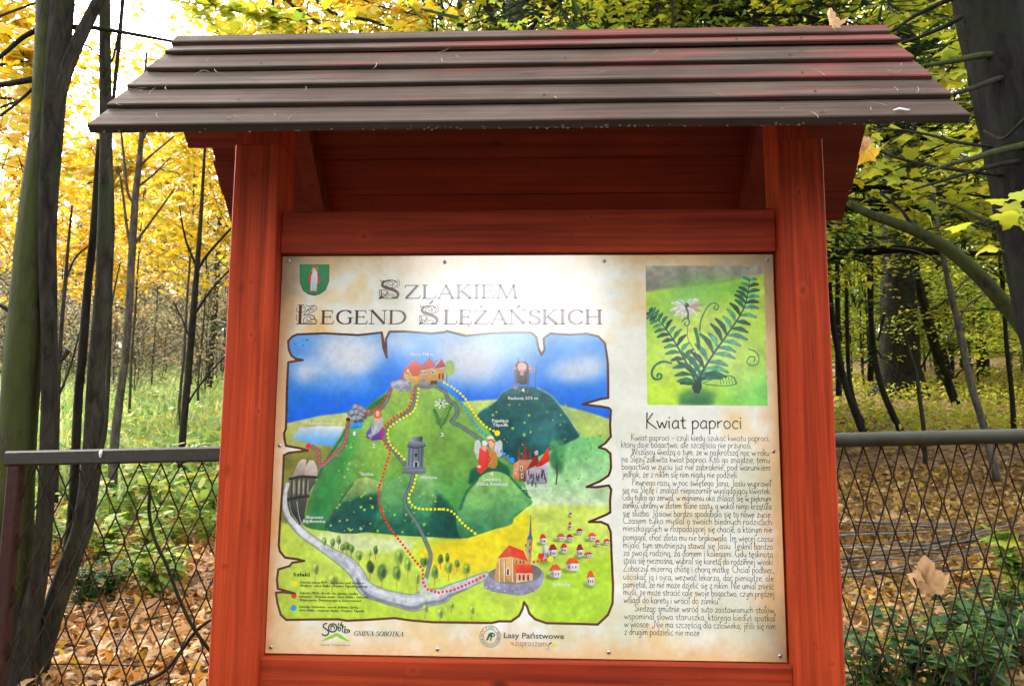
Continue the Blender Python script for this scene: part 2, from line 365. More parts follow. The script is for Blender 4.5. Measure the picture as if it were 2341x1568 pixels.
def paint_panel():
    global CLIP
    full = np.array([(0, 0), (PANEL_W, 0), (PANEL_W, PANEL_H), (0, PANEL_H)])
    # aged paper: cream in the middle, ochre and grey burnt edges
    X = np.linspace(0, 1, CW)[None, :]; Y = np.linspace(0, 1, CH)[:, None]
    edge = np.minimum(np.minimum(X, 1 - X)*1.25, np.minimum(Y, 1 - Y))
    e = np.clip(1 - (edge + (N1 - .5)*.11 + (N2 - .5)*.05)/.06, 0, 1)[..., None]
    CAN[:] = C(251, 248, 237)*(.97 + .06*N2[..., None])
    t = np.clip((N1 - .50)*3.2, 0, 1)[..., None]*np.clip((.42 - edge)/.3, 0, 1)[..., None]
    CAN[:] = CAN*(1 - t*.8) + C(240, 198, 128)*t*.8
    t = np.clip((noise2(210, 9, 3) - .52)*4, 0, 1)[..., None]*np.clip((.5 - edge)/.4, 0, 1)[..., None]
    CAN[:] = CAN*(1 - t*.5) + C(205, 205, 165)*t*.5
    CAN[:] = CAN*(1 - e*.72) + C(232, 184, 120)*e*.72
    g = np.clip(1 - np.hypot(X*1.2, Y)/.16 + (N2 - .5)*.5, 0, 1) + np.clip(1 - np.hypot((1 - X)*1.25, Y)/.22 + (N2 - .5)*.5, 0, 1) \
        + np.clip(1 - np.hypot((1 - X)*1.5, (1 - Y)*.55)/.12 + (N2 - .5)*.5, 0, 1)
    g = np.clip(g, 0, 1)[..., None]
    CAN[:] = CAN*(1 - g*.7) + C(128, 112, 88)*g*.7
    g = np.clip(1 - X*26 + (N2 - .5)*.7, 0, 1)[..., None]*np.clip(1.1 - Y*2.4, 0, 1)[..., None]
    CAN[:] = CAN*(1 - g*.6) + C(120, 104, 84)*g*.6
    # torn outline of the map
    out = PB('B', 285,145, 540,135, 870,152, 1090,128, 1105,270, 1137,365, 1130,190, 1165,120, 1300,118, 1560,138, 1689,125,
             'C', 140,115, 320,160, 560,135, 800,128, 940,130, 985,170, 1012,290, 1033,340, 1065,290, 1055,185, 1120,138, 1300,150, 1460,140, 1570,165,
             1635,230, 1650,330, 1662,420, 1665,600, 1665,745, 1600,755, 1510,780, 1425,805, 1500,815, 1590,825, 1670,840, 1690,860, 1682,1000, 1688,1110,
             1640,1170, 1575,1212, 1640,1230, 1685,1270, 1690,1400, 1680,1447,
             'E', 1545,30, 1470,80, 1355,128, 1440,130, 1550,115, 1570,150, 1560,250, 1562,350, 1530,370, 1460,400, 1375,435, 1480,435, 1540,460, 1565,520,
             1572,700, 1585,1000, 1580,1150, 1540,1250, 1450,1335, 1300,1330, 1000,1325, 900,1290, 850,1240, 830,1180, 803,1140, 790,1200, 760,1260, 690,1310,
             580,1310, 520,1325, 0,1320,
             'D', 1260,1305, 1120,1285, 900,1300, 700,1310, 620,1298, 400,1300, 160,1305, 110,1260, 80,1150, 68,1065, 130,1060, 235,1072, 170,1052, 85,1030,
             78,950, 90,860, 190,830, 215,800, 320,785, 260,770, 150,755, 105,700, 95,650, 110,400, 125,200,
             'B', 148,1447, 155,1290, 200,1268, 300,1255, 385,1245, 300,1222, 175,1200, 160,1130, 158,1080, 175,1040, 180,900, 185,700, 195,500, 200,410,
             260,398, 340,388, 270,375, 230,345, 205,290, 200,210, 240,165)
    m, box = pmask(topx(out)); CLIP = np.zeros((CH, CW), np.float32); CLIP[box[1]:box[3], box[0]:box[2]] = m
    # sky
    fill(PB('B', 100,60, 'C', 1750,60, 1750,1000, 'B', 100,1000), C(120, 184, 246), C(4, 96, 226), tex=.07)
    for fr, x, y, rx, ry, a in (('B',760,330,62,40,.95),('B',860,400,45,30,.9),('B',640,260,60,34,.6),('B',380,490,36,27,.95),('B',900,230,60,30,.7),('B',1270,210,40,22,.7),('B',760,640,60,20,.25),
                                ('C',300,300,66,42,.85),('C',430,420,52,38,.95),('C',150,420,44,30,.6),('C',1390,480,50,30,.95),('C',1530,440,38,28,.9),('C',1240,520,34,20,.6),('C',700,300,60,40,.4)):
        blob(PB(fr, x, y)[0], rx, ry, C(232, 232, 240), a, soft=1.3, rough=.25, tex=.06)
    # far meadows
    fill(PB('B', 100,1010, 190,985, 500,915, 800,880, 1000,900, 1050,1500, 100,1500), C(206, 214, 140), C(136, 136, 60), tex=.15, soft=2)
    fill(PB('B', 100,1260, 420,1220, 620,1200, 640,1340, 420,1500, 420,2100, 100,2100), C(128, 122, 48), C(150, 150, 70), soft=8, tex=.2)
    fill(PB('C', 250,780, 620,758, 1000,760, 1230,815, 1450,870, 1750,965, 1750,1500, 250,1500), C(206, 216, 128), C(150, 190, 90), soft=2, tex=.14)
    fill(PB('B', 240,1130, 300,1030, 500,1012, 745,1018, 690,1120, 630,1205, 400,1180), C(236, 238, 244), C(70, 165, 240), soft=2.5, tex=.06)
    # lower right meadow and the yellow field
    fill(PB('C', 760,1330, 1280,1170, 1400,1105, 1750,1150, 'E', 1620,330, 850,330), C(128, 200, 128), C(214, 234, 190), soft=5, tex=.18)
    fill(PB('D', 60,440, 330,470, 850,520, 1450,540, 'E', 500,500, 870,290, 1300,285, 1620,300, 1620,1400, 'D', 40,1400), C(214, 226, 120), C(190, 222, 56), soft=4, tex=.13)
    fill(PB('D', 1300,700, 'E', 200,580, 560,480, 820,330, 900,480, 860,800, 500,860, 150,930, 'D', 1500,900), C(244, 226, 40), C(238, 214, 40), soft=14, tex=.12)
    fill(PB('D', 420,540, 900,560, 1300,600, 1250,700, 700,700, 450,640), C(226, 236, 190), soft=9, alpha=.8)
    fill(PB('E', 900,950, 1600,700, 1600,1330, 1000,1330), C(170, 214, 44), soft=20, alpha=.7)
    # the dark far hill
    fill(smooth(PB('C', 430,900, 600,780, 660,700, 760,650, 860,640, 1000,655, 1120,720, 1210,820, 1290,930, 1350,1030, 1400,1100, 1280,1170, 1100,1250, 950,1320, 780,1370, 640,1240, 480,1030), 5, True),
         C(40, 104, 100), C(8, 66, 70), soft=1.5, tex=.35)
    blob(PB('C', 1120, 950)[0], 40, 55, C(86, 138, 146), .6, soft=1.2, tex=.3); blob(PB('C', 1000, 1080)[0], 34, 40, C(70, 128, 128), .5, soft=1.3)
    stroke(PB('C', 430,900, 600,780, 660,700, 760,648), 2.2, C(120, 190, 170), .6); stroke(PB('C', 1000,655, 1120,720, 1210,820, 1290,930, 1400,1100), 4, C(190, 220, 200), .55, soft=1)
    # the main hill
    main = smooth(PB('B', 440,1580, 480,1500, 560,1340, 700,1130, 800,960, 950,830, 1100,715, 1180,665, 1400,610, 1640,650,
              'C', 100,660, 240,760, 330,830, 440,930, 560,1090, 700,1290, 790,1380, 'E', 850,240, 720,400, 600,480, 260,580, 0,560, 'D', 1200,560, 850,530, 520,520, 330,480, 330,380), 4, True)
    fill(main, C(176, 202, 92), C(40, 122, 66), soft=1.5, tex=.2)
    fill(PB('B', 440,1580, 480,1500, 560,1340, 700,1130, 800,960, 860,1150, 760,1450, 620,1700, 560,1900, 420,1900), C(60, 140, 60), C(40, 124, 64), soft=12, alpha=.8, tex=.2)
    fill(PB('B', 920,860, 1000,790, 1150,690, 1120,790, 1040,870), C(40, 110, 60), soft=3, alpha=.9)
    fill(PB('B', 1000,1100, 1400,900, 1600,1000, 1500,1300, 1200,1500, 1000,1500, 860,1450), C(150, 190, 80), soft=22, alpha=.7)
    fill(PB('C', 0,1050, 240,1000, 420,1150, 380,1400, 150,1450, -100,1300), C(120, 160, 70), soft=18, alpha=.6)
    stroke(PB('B', 480,1500, 560,1340, 700,1130, 740,1050), 6, C(16, 78, 58), .7, soft=2)
    # the three wooded front hills
    fill(PB('C', 340,1560, 360,1430, 460,1370, 620,1330, 720,1400, 760,1560), C(30, 96, 70), C(16, 78, 62), soft=3)
    fill(PB('D', 860,525, 960,350, 1010,180, 1100,70, 1200,20, 1400,15, 1500,90, 1560,200, 'E', 110,240, 200,400, 262,580, 60,575, 'D', 1300,565), C(122, 178, 104), C(22, 92, 76), soft=1.5, tex=.3)
    blob(PB('D', 1100, 200)[0], 30, 36, C(130, 184, 110), .7, soft=1.2); blob(PB('D', 1420, 120)[0], 34, 30, C(150, 196, 120), .6, soft=1.2)
    fill(PB('E', 40,180, 120,240, 230,400, 262,580, 60,575, -40,480), C(12, 76, 66), soft=6, alpha=.85, tex=.3)
    fill(smooth(PB('D', 505,500, 640,260, 760,90, 850,45, 960,75, 1015,120, 985,340, 860,530), 4, True), C(182, 204, 118), C(8, 66, 66), soft=1.5, tex=.25)
    fill(PB('D', 520,495, 650,270, 800,220, 990,180, 975,340, 860,528), C(16, 84, 72), C(8, 66, 68), soft=5, alpha=.9, tex=.35)
    fill(smooth(PB('E', 210,400, 290,190, 390,70, 490,0, 600,0, 700,60, 800,175, 880,270, 730,370, 690,460, 500,510, 262,580), 4, True), C(150, 192, 108), C(52, 124, 88), soft=1.5, tex=.25)
    stroke(PB('E', 690,50, 800,170, 860,225), 4, C(14, 84, 64), .8, soft=1.5); stroke(PB('E', 240,330, 300,180, 400,60), 5, C(14, 84, 64), .8, soft=2)
    stroke(PB('D', 520,490, 640,265, 760,95), 3, C(8, 70, 60), .7, soft=1)
    # speckles of light leaves
    for k in range(150):
        fr, x, y, c = ('D', prng.uniform(520, 1000), prng.uniform(180, 520), 0) if k < 34 else ('D', prng.uniform(1000, 1560), prng.uniform(100, 560), 1) if k < 60 else \
            ('C', prng.uniform(560, 1300), prng.uniform(780, 1300), 0) if k < 92 else ('C', prng.uniform(1250, 1680), prng.uniform(1100, 1560), 2) if k < 116 else ('B', prng.uniform(620, 1300), prng.uniform(1150, 1560), 1)
        blob(PB(fr, x, y)[0], *(prng.uniform(.7, 3.6)*np.array([1, 1])), (C(176, 206, 84), C(160, 200, 96), C(110, 180, 84))[c], .85, soft=.3)
    # footpaths
    gp, gd = C(122, 132, 130), C(66, 84, 84)
    for pts in (PB('B', 1172,670, 1130,780, 1045,870, 930,912), PB('B', 765,1000, 745,1150, 685,1245, 545,1375, 495,1390, 488,1270, 430,1208),
                PB('B', 1420,640, 1400,780, 1340,880, 1200,980, 1125,1060, 1130,1145, 1200,1240, 1310,1380),
                PB('C', 40,640, 120,690, 150,760, 225,820, 235,900, 185,970, 260,1010, 400,1100, 560,1210, 700,1310, 790,1370),
                PB('D', 1290,0, 1260,130, 1212,230, 1222,310, 1320,460, 1390,600, 1435,720, 1430,800, 1392,950, 1380,1010)):
        stroke(pts, 9, gd, .9, soft=1); stroke(pts, 6, gp, .9, soft=.7)
    # the main road round the foot of the hill
    road = PB('D', 178,110, 150,280, 190,400, 300,530, 450,640, 570,720, 700,800, 790,900, 860,1020, 1000,1085, 1150,1125, 1290,1150, 1400,1110, 1540,1085, 'E', 150,1040, 300,980, 470,908)
    rw = np.array([9, 11, 15, 17, 16, 19, 28, 28, 30, 27, 29, 34, 36, 30, 22, 18, 14])
    stroke(road, rw + 4, C(112, 122, 128), .85, soft=1.5); stroke(road, rw, C(200, 204, 214), .95, soft=1.2, tex=.2)
    stroke(road[6:15] + (0, .006), rw[6:15]*.3, C(226, 228, 234), .8, soft=2); stroke(road[7:16] - (0, .012), rw[7:16]*.25, C(96, 104, 112), .7, soft=2)
    stroke(road[:5], rw[:5]*.6, C(238, 238, 240), .9, soft=1.5); stroke(PB('D', 1380,960, 1370,1040, 1400,1080), 18, C(206, 214, 196), .9, soft=2)
    # small trees on the meadow
    for fr, x, y, rx, ry, c in (('D',500,615,5,9,0),('D',573,625,5,10,1),('D',627,600,5,10,1),('D',665,665,6,8,1),('D',697,655,8,10,1),('D',740,675,6,10,1),('D',805,740,8,12,0),('D',952,690,5,10,2),('D',900,715,5,9,3),
            ('D',905,840,9,14,4),('D',1010,880,11,18,2),('D',1160,740,11,18,0),('D',1140,890,9,16,1),('D',1238,810,8,16,0),('D',1380,790,9,9,2),('D',1318,930,7,15,3),('D',1475,890,8,13,1),('D',1525,765,6,11,1),
            ('E',68,760,5,11,2),('E',128,755,5,11,2),('E',215,805,6,9,1),('E',142,840,9,14,0),('E',20,870,7,12,1),('E',300,850,8,13,0),('D',420,850,9,16,3),('D',1390,1200,8,11,3),('D',1520,1240,8,12,3),
            ('E',65,1240,8,13,3),('E',165,1170,6,9,3),('E',345,1210,7,12,3),('D',570,950,16,14,3)):
        p = PB(fr, x, y)[0]; col = (C(134, 168, 72), C(104, 142, 66), C(74, 112, 58), C(170, 196, 90), C(34, 62, 44))[c]
        stroke(np.array([p - (0, ry*VM), p - (0, ry*VM*1.9)]), 1.6, C(186, 112, 48), .9, sm=False)
        blob(p, rx, ry, col, .85 if c != 3 else .6, soft=.35); blob(p + (rx*.3*VM, -ry*.2*VM), rx*.45, ry*.6, col*.62, .8, soft=.6)
        blob(p + (-rx*.25*VM, ry*.35*VM), rx*.35, ry*.35, np.clip(col*1.5, 0, 1), .6, soft=.7)
    # the lodge on the summit
    roof, wall, stone = C(222, 84, 44), C(214, 164, 74), C(140, 138, 146)
    blob(PB('C', 165, 465)[0], 12, 18, C(170, 192, 108), soft=.3); stroke(PB('C', 140,520, 138,600), 1.6, C(110, 90, 60), sm=False)
    fill(PB('B', 1300,470, 1450,480, 1450,610, 1370,610, 1300,560), C(232, 200, 110), C(206, 160, 70)); fill(PB('B', 1430,480, 1640,460, 1630,620, 1430,620), wall, C(196, 140, 60))
    fill(PB('B', 1610,470, 'C', 120,470, 120,580, 'B', 1610,600), C(206, 150, 60)); fill(PB('B', 1430,615, 1550,610, 'C', 90,580, 60,630, 'B', 1530,665, 1430,650), stone, C(120, 118, 128))
    fill(PB('B', 1270,560, 1300,480, 1390,390, 1440,410, 1480,440, 1440,540, 1380,540, 1340,460), roof, C(190, 60, 36)); fill(PB('B', 1430,490, 1540,365, 1600,450, 1530,470), roof, C(186, 62, 34))
    fill(PB('B', 1590,470, 1580,420, 1660,375, 'C', 25,400, 0,440), C(214, 70, 40)); fill(PB('C', 20,470, 90,375, 130,450), C(222, 76, 40), C(150, 44, 28))
    fill(PB('B', 1255,575, 1300,530, 1290,575), C(206, 80, 44))
    for x, y in ((1325,510),(1470,510),(1490,508),(1510,506),(1570,505),(1585,503)): fill(PB('B', x-9,y-18, x+9,y-20, x+9,y+16, x-9,y+18), C(238, 232, 214)); fill(PB('B', x-5,y-12, x+5,y-12, x+5,y+12, x-5,y+12), C(46, 40, 40))
    fill(PB('B', 1450,625, 1460,575, 1485,558, 1510,575, 1520,625), C(150, 150, 158)); fill(PB('B', 1550,585, 1615,580, 1615,615, 1550,620), C(60, 56, 60))
    for x in (70, 100): fill(PB('C', x-8,570, x-6,520, x,512, x+8,520, x+8,570), C(60, 40, 30))
    for a, b in ((1300,470),(1540,365),(1440,410)): stroke(PB('B', a,b, a+60,b+70), .9, C(90, 36, 24), .8, sm=False)
    # stone bear on the slope
    bear = C(176, 176, 190)
    blob(PB('B', 1265, 625)[0], 20, 11.5, bear, soft=.25, rough=.06); blob(PB('B', 1215, 625)[0], 9, 9, C(190, 190, 202), soft=.3); fill(PB('B', 1185,650, 1240,610, 1270,655, 1250,690, 1285,690, 1290,640, 1370,620, 1372,680, 1325,690, 1320,660, 1245,660), C(150, 150, 168))
    blob(PB('B', 1290, 600)[0], 14, 4, C(214, 214, 222), .8, soft=.8); stroke(PB('B', 1285,600, 1300,590, 1315,612), .8, C(90, 90, 104), .8)
    # heap of boulders, spring and a dark small figure
    fill(PB('B', 790,985, 900,975, 915,1000, 890,1030, 800,1040, 785,1020), C(60, 170, 236), C(30, 120, 200))
    for x, y, r in ((845,840,9),(895,860,10),(810,895,10),(860,890,9),(905,915,11),(835,950,10),(880,945,9),(930,880,6)): blob(PB('B', x, y)[0], r*1.15, r, C(122, 124, 136), soft=.2); blob(PB('B', x-8, y-12)[0], r*.6, r*.5, C(190, 190, 200), .8, soft=.6); blob(PB('B', x+10, y+18)[0], r*.7, r*.4, C(64, 66, 80), .7, soft=.6)
    blob(PB('B', 772, 980)[0], 5.5, 10, C(150, 100, 76), soft=.2); blob(PB('B', 768, 950)[0], 5, 5, C(48, 34, 34), soft=.2)
    # woman with a fish on a violet cloth
    blob(PB('B', 1025, 1085)[0], 22, 13, C(118, 84, 176), soft=.15, rough=.08); fill(PB('B', 935,1120, 990,1000, 1080,985, 1110,1050, 1100,1140, 1000,1150), C(136, 100, 190), C(92, 62, 150))
    fill(PB('B', 990,1020, 1035,950, 1080,960, 1100,1010, 1060,1070, 1000,1110, 985,1140, 950,1100, 990,1080), C(206, 204, 206), C(160, 160, 168)); fill(PB('B', 1015,930, 1055,915, 1105,940, 1095,985, 1050,990, 1010,1010), C(226, 184, 160))
    blob(PB('B', 1048, 900)[0], 8, 11, C(214, 96, 52), soft=.2); blob(PB('B', 1050, 897)[0], 5, 7, C(238, 196, 170), soft=.2); stroke(PB('B', 1005,930, 1000,980, 1010,1030), 4, C(140, 180, 170))
    stroke(PB('B', 1095,950, 1060,985, 1010,1080), 6, C(196, 200, 206))
    # stone lookout tower
    st, sd = C(136, 144, 156), C(66, 72, 88)
    fill(PB('B', 1280,1465, 1290,1410, 1500,1405, 1505,1460), C(150, 156, 168), C(96, 100, 114)); fill(PB('B', 1315,1410, 1345,1180, 1490,1175, 1480,1405), st, C(100, 106, 120), axis=0)
    fill(PB('B', 1332,1200, 1335,1165, 1420,1150, 1505,1160, 1505,1195, 1420,1215), C(150, 156, 168), C(90, 96, 112)); fill(PB('B', 1365,1160, 1370,1115, 1475,1112, 1475,1160), C(160, 166, 176), sd, axis=0)
    for x in (1350, 1385, 1440, 1470): stroke(PB('B', x,1215, x-8,1390), 1.8, sd, .85, sm=False)
    fill(PB('B', 1385,1400, 1390,1345, 1440,1345, 1440,1400), C(170, 176, 186)); fill(PB('B', 1400,1400, 1403,1355, 1425,1355, 1425,1400), C(40, 44, 56)); fill(PB('B', 1400,1300, 1400,1270, 1425,1270, 1425,1300), C(50, 54, 66))
    stroke(PB('B', 1330,1205, 1420,1220, 1505,1200), 2, C(40, 46, 60), .9); stroke(PB('B', 1285,1420, 1400,1412, 1500,1412), 1.4, C(50, 56, 70), .8)
    # fern and white flower on the slope
    for (a, b, c, d) in ((80,1035,20,850),(80,1035,190,790)):
        stroke(PB('C', a,b, (a+c)/2+8,(b+d)/2, c,d), 1.6, C(26, 80, 50))
        for k in range(9):
            t = .15 + k*.095; x, y = a + (c-a)*t, b + (d-b)*t; L = 46*(1 - .6*t)
            for s in (-1, 1): stroke(PB('C', x,y, x + s*L*.8, y - L*.55 + (s > 0)*8), 1.7, C(34, 96, 58), .9, sm=False)
    for a in range(7): stroke(PB('C', 82,800, 82 + 60*math.cos(a*.9), 800 + 42*math.sin(a*.9)), [2, 3.6], C(240, 240, 236), .95, sm=False)
    blob(PB('C', 82, 800)[0], 2.5, 2.5, C(70, 60, 50))
    # horned painted figure with a fork on the far hill
    dk = C(48, 46, 54)
    fill(PB('C', 790,430, 810,400, 890,400, 915,440, 918,600, 890,620, 830,620, 785,590), dk, C(34, 44, 46)); fill(PB('C', 772,470, 800,460, 805,600, 785,620), C(110, 104, 110)); fill(PB('C', 905,520, 925,540, 915,620, 895,620), C(96, 92, 100))
    blob(PB('C', 850, 455)[0], 10.5, 12, C(232, 178, 168), soft=.2, rough=.05); blob(PB('C', 850, 515)[0], 4.5, 5, C(226, 120, 100), soft=.2); stroke(PB('C', 828,480, 850,490, 878,478), 1.2, C(120, 50, 50))
    for s in (-1, 1): stroke(PB('C', 850 + s*30,405, 850 + s*36,385, 850 + s*28,370), 1.6, C(70, 62, 60))
    blob(PB('C', 780, 465)[0], 4, 4, C(220, 150, 120)); blob(PB('C', 930, 460)[0], 5, 4, C(220, 150, 120)); stroke(PB('C', 920,480, 950,510, 978,470), 2.5, C(190, 130, 110))
    stroke(PB('C', 985,440, 975,695), 1.4, C(80, 84, 100), sm=False); stroke(PB('C', 965,380, 985,440), 1.2, C(110, 120, 140), sm=False)
    for x in (930, 955, 980): stroke(PB('C', 965,380, x,350, x+2,315), 1, C(110, 120, 140))
    for x in (790, 825, 905): stroke(PB('C', x,610, x+6,650, x-4,695), 3, C(104, 104, 112))
    blob(PB('C', 790, 645)[0], 6, 5, C(150, 150, 150), soft=.3)
    # two winged painted figures on the small hill
    for x, y, rx in ((430,1230,8),(625,1220,10)): blob(PB('C', x, y)[0], rx, 20, C(214, 222, 224), .95, soft=.25); stroke(PB('C', x,y-60, x-8,y, x,y+70), 1, C(150, 160, 170), .7)
    fill(PB('C', 425,1440, 445,1230, 490,1180, 530,1230, 545,1310, 530,1400, 460,1460), C(226, 74, 66), C(206, 54, 50)); fill(PB('C', 525,1400, 545,1240, 575,1220, 610,1280, 620,1370, 590,1415), C(214, 164, 84), C(180, 124, 60))
    blob(PB('C', 492, 1215)[0], 6.5, 9, C(232, 160, 140), soft=.2); blob(PB('C', 560, 1175)[0], 7, 11, C(236, 178, 150), soft=.2); blob(PB('C', 495, 1170)[0], 6.5, 6, C(226, 228, 226), soft=.3); blob(PB('C', 552, 1120)[0], 7, 5, C(228, 232, 232), soft=.3)
    stroke(PB('C', 530,1145, 560,1140, 582,1165), 3.2, C(216, 80, 40)); stroke(PB('C', 520,1290, 548,1320, 520,1370), 3, C(200, 50, 46)); blob(PB('C', 440, 1395)[0], 5, 3, C(230, 200, 190))
    # manor and its towers
    fill(PB('C', 760,1500, 770,1370, 830,1330, 830,1520), C(226, 160, 110), C(196, 120, 80)); fill(PB('C', 820,1530, 820,1330, 930,1330, 925,1540), C(196, 140, 110), C(120, 80, 70)); fill(PB('C', 890,1420, 1110,1340, 1085,1560, 890,1560), C(214, 212, 218), C(150, 146, 158))
    for x, w, t in ((825,14,1185),(880,26,1155),(928,12,1175)): fill(PB('C', x-w,1330, x,t, x+w,1330), C(156, 66, 48), C(110, 40, 36), axis=0)
    fill(PB('C', 890,1430, 960,1300, 1000,1290, 1010,1370), C(150, 40, 34)); fill(PB('C', 975,1400, 1105,1200, 1110,1340, 1030,1390), C(226, 60, 40), C(196, 40, 34)); blob(PB('C', 985, 1265)[0], 5, 6, C(206, 206, 206), soft=.3)
    for k in range(24): x, y = prng.uniform(840, 1080), prng.uniform(1400, 1550); stroke(PB('C', x,y, x + prng.uniform(-10, 10),y + 40), prng.uniform(1.5, 3.5), C(60, 46, 56), .85, sm=False)
    for x, y in ((845,1410),(850,1480),(790,1440)): fill(PB('C', x-10,y-24, x+10,y-24, x+10,y+24, x-10,y+24), C(236, 226, 206)); fill(PB('C', x-5,y-16, x+5,y-16, x+5,y+20, x-5,y+20), C(40, 36, 44))
    blob(PB('C', 1180, 1270)[0], 16, 34, C(86, 148, 92), .9, soft=.5, rough=.2, tex=.4); blob(PB('C', 1160, 1330)[0], 11, 22, C(48, 110, 74), .8, soft=.5); stroke(PB('C', 1175,1370, 1180,1470, 1170,1560), 3, C(84, 60, 48))
    # open air museum: two carved stones and timber front
    fill(PB('B', 225,1510, 290,1360, 330,1325, 368,1330, 360,1420, 330,1500), C(214, 198, 184), C(160, 146, 130)); fill(PB('B', 340,1500, 360,1400, 400,1335, 440,1340, 472,1400, 470,1500), C(222, 206, 196), C(190, 172, 160))
    fill(PB('D', 170,100, 230,60, 330,40, 430,45, 420,100, 350,200, 320,420, 280,470, 200,380, 170,260), C(112, 104, 84), C(52, 52, 54), tex=.3)
    for x in (215, 260, 300, 340): stroke(PB('D', x,60, x-8,230), 3, C(40, 38, 36), .8, sm=False); stroke(PB('D', x+18,80, x+14,190), 2.6, C(206, 202, 190), .7, sm=False)
    stroke(PB('D', 180,245, 270,225, 360,215), 6, C(28, 28, 30), .9); stroke(PB('D', 195,62, 300,42, 430,48), 6, C(20, 22, 24), .9); stroke(PB('D', 258,260, 270,360, 295,450), 1.8, C(206, 206, 204), .9); stroke(PB('D', 190,270, 210,360, 270,450), 2, C(200, 200, 200), .7)
    stroke(PB('D', 178,110, 158,180, 150,280, 165,350), 9, C(236, 236, 238), .9, soft=1)
    # church inside its round wall
    wallc = C(176, 172, 196)
    fill(smooth(PB('E', 450,1010, 470,930, 560,840, 720,800, 880,810, 970,870, 975,930, 940,1010, 800,1080, 620,1065, 500,1040), 4, True), wallc, C(146, 144, 170), tex=.2); fill(smooth(PB('E', 490,900, 560,845, 760,810, 900,820, 960,880, 900,950, 740,985, 580,970), 4, True), C(104, 106, 118), C(140, 136, 130))
    for k in range(26): blob(PB('E', prng.uniform(470, 940), prng.uniform(990, 1050))[0], prng.uniform(1, 3), prng.uniform(.8, 2), (C(110, 110, 140), C(214, 212, 226))[k % 2], .8)
    fill(PB('E', 540,950, 570,750, 700,730, 710,965, 590,960), C(232, 194, 130), C(196, 140, 80)); fill(PB('E', 700,740, 860,780, 880,930, 720,970), C(214, 160, 96), C(170, 110, 66)); fill(PB('E', 735,880, 880,880, 880,950, 735,970), C(232, 200, 160))
    fill(PB('E', 815,690, 830,590, 880,590, 865,790, 840,780), C(214, 190, 150), C(150, 110, 70), axis=0); fill(PB('E', 828,590, 850,545, 864,352, 872,550, 882,590), C(90, 130, 160), C(60, 100, 140))
    fill(PB('E', 570,755, 672,640, 700,740), C(232, 100, 70), C(200, 70, 50)); fill(PB('E', 672,640, 800,690, 840,780, 700,742), C(230, 60, 40), C(206, 50, 34)); fill(PB('E', 715,805, 860,810, 890,885, 735,888), C(236, 76, 46), C(210, 44, 32))
    fill(PB('E', 645,905, 648,850, 662,832, 678,850, 680,905), C(240, 232, 214)); fill(PB('E', 652,900, 654,855, 662,842, 672,855, 672,900), C(60, 60, 76))
    for x in (590, 632, 705): stroke(PB('E', x,765, x,960), 3, C(240, 220, 180), .9, sm=False); stroke(PB('E', x+9,765, x+9,960), 1.6, C(120, 80, 50), .8, sm=False)
    for x in (765, 800, 840): fill(PB('E', x-9,950, x-9,905, x,892, x+9,905, x+9,950), C(206, 60, 46)); fill(PB('E', x-5,950, x-5,912, x+5,912, x+5,950), C(70, 50, 50))
    for x in (735, 770, 800): fill(PB('E', x-5,800, x-5,775, x+5,778, x+5,803), C(60, 44, 40))
    for x, y in ((820,640),(858,630),(852,690)): fill(PB('E', x-5,y+16, x-4,y-14, x+5,y-14, x+5,y+16), C(60, 48, 44))
    # village houses
    for x, y, w, h, rc in ((1213,340,12,42,-1),(1208,460,13,34,1),(1292,515,30,28,2),(1128,565,38,34,0),(1205,570,30,34,2),(1403,560,38,36,0),(1450,615,22,30,1),(1530,605,32,26,1),(970,580,30,46,1),(995,670,34,100,-1),
                           (1058,680,36,60,2),(1155,660,30,46,1),(1295,680,30,62,2),(1370,720,40,24,1),(1230,800,58,62,0),(1080,860,52,62,0),(1388,920,34,70,0)):
        blob(PB('E', x - w*.6, y + h*1.02)[0], w*.32, h*.10, C(110, 130, 40), .8, soft=.8)
        fill(PB('E', x-w,y-h*.1, x+w*.2,y-h*.35, x+w,y-h*.05, x+w*.9,y+h, x-w*.1,y+h*1.06, x-w*.9,y+h*.9), C(240, 238, 236), C(214, 210, 212), tex=.08)
        fill(PB('E', x-w,y-h*.1, x-w*.3,y-h*.3, x-w*.2,y+h*1.02, x-w*.9,y+h*.9), C(160, 150, 150), alpha=.7)
        if rc >= 0: fill(PB('E', x-w*1.1,y+h*.05, x-w*.5,y-h*.75, x+w*.3,y-h*.85, x+w*1.1,y-h*.02, x+w*.3,y+h*.02), (C(230, 92, 40), C(212, 48, 36), C(150, 28, 40))[rc])
        for k in (-.55, .05, .5): fill(PB('E', x+k*w-4,y+h*.7, x+k*w-4,y+h*.35, x+k*w+4,y+h*.35, x+k*w+4,y+h*.7), C(70, 64, 84))
    # marked trails
    RED, YEL, BLU = C(232, 26, 40), C(246, 234, 20), C(24, 150, 238)
    dotted(PB('B', 1172,652, 1130,740, 1060,830, 940,895), RED); dotted(PB('B', 752,1030, 745,1130, 700,1220, 600,1310, 520,1378, 488,1370, 485,1270, 430,1208), RED)
    dotted(PB('B', 1400,645, 1375,740, 1330,855, 1210,930, 1110,1020, 1095,1110, 1125,1200, 1165,1260, 1120,1400, 1075,1560, 'D', 985,120, 983,240, 1010,350, 1080,490, 1200,650, 1310,790, 1365,860, 1370,960, 1410,1030, 1500,1058, 'E', 60,1058, 180,1035, 300,985, 460,908), RED)
    dotted(PB('B', 1438,660, 1420,800, 1380,880, 1250,960, 1160,1030, 1145,1100, 1170,1190, 1250,1270, 1310,1340), YEL); dotted(PB('D', 1315,30, 1285,130, 1248,210, 1255,265, 1320,318, 1420,326, 1560,326, 'E', 60,326, 150,335, 210,385, 280,465, 380,540), YEL)
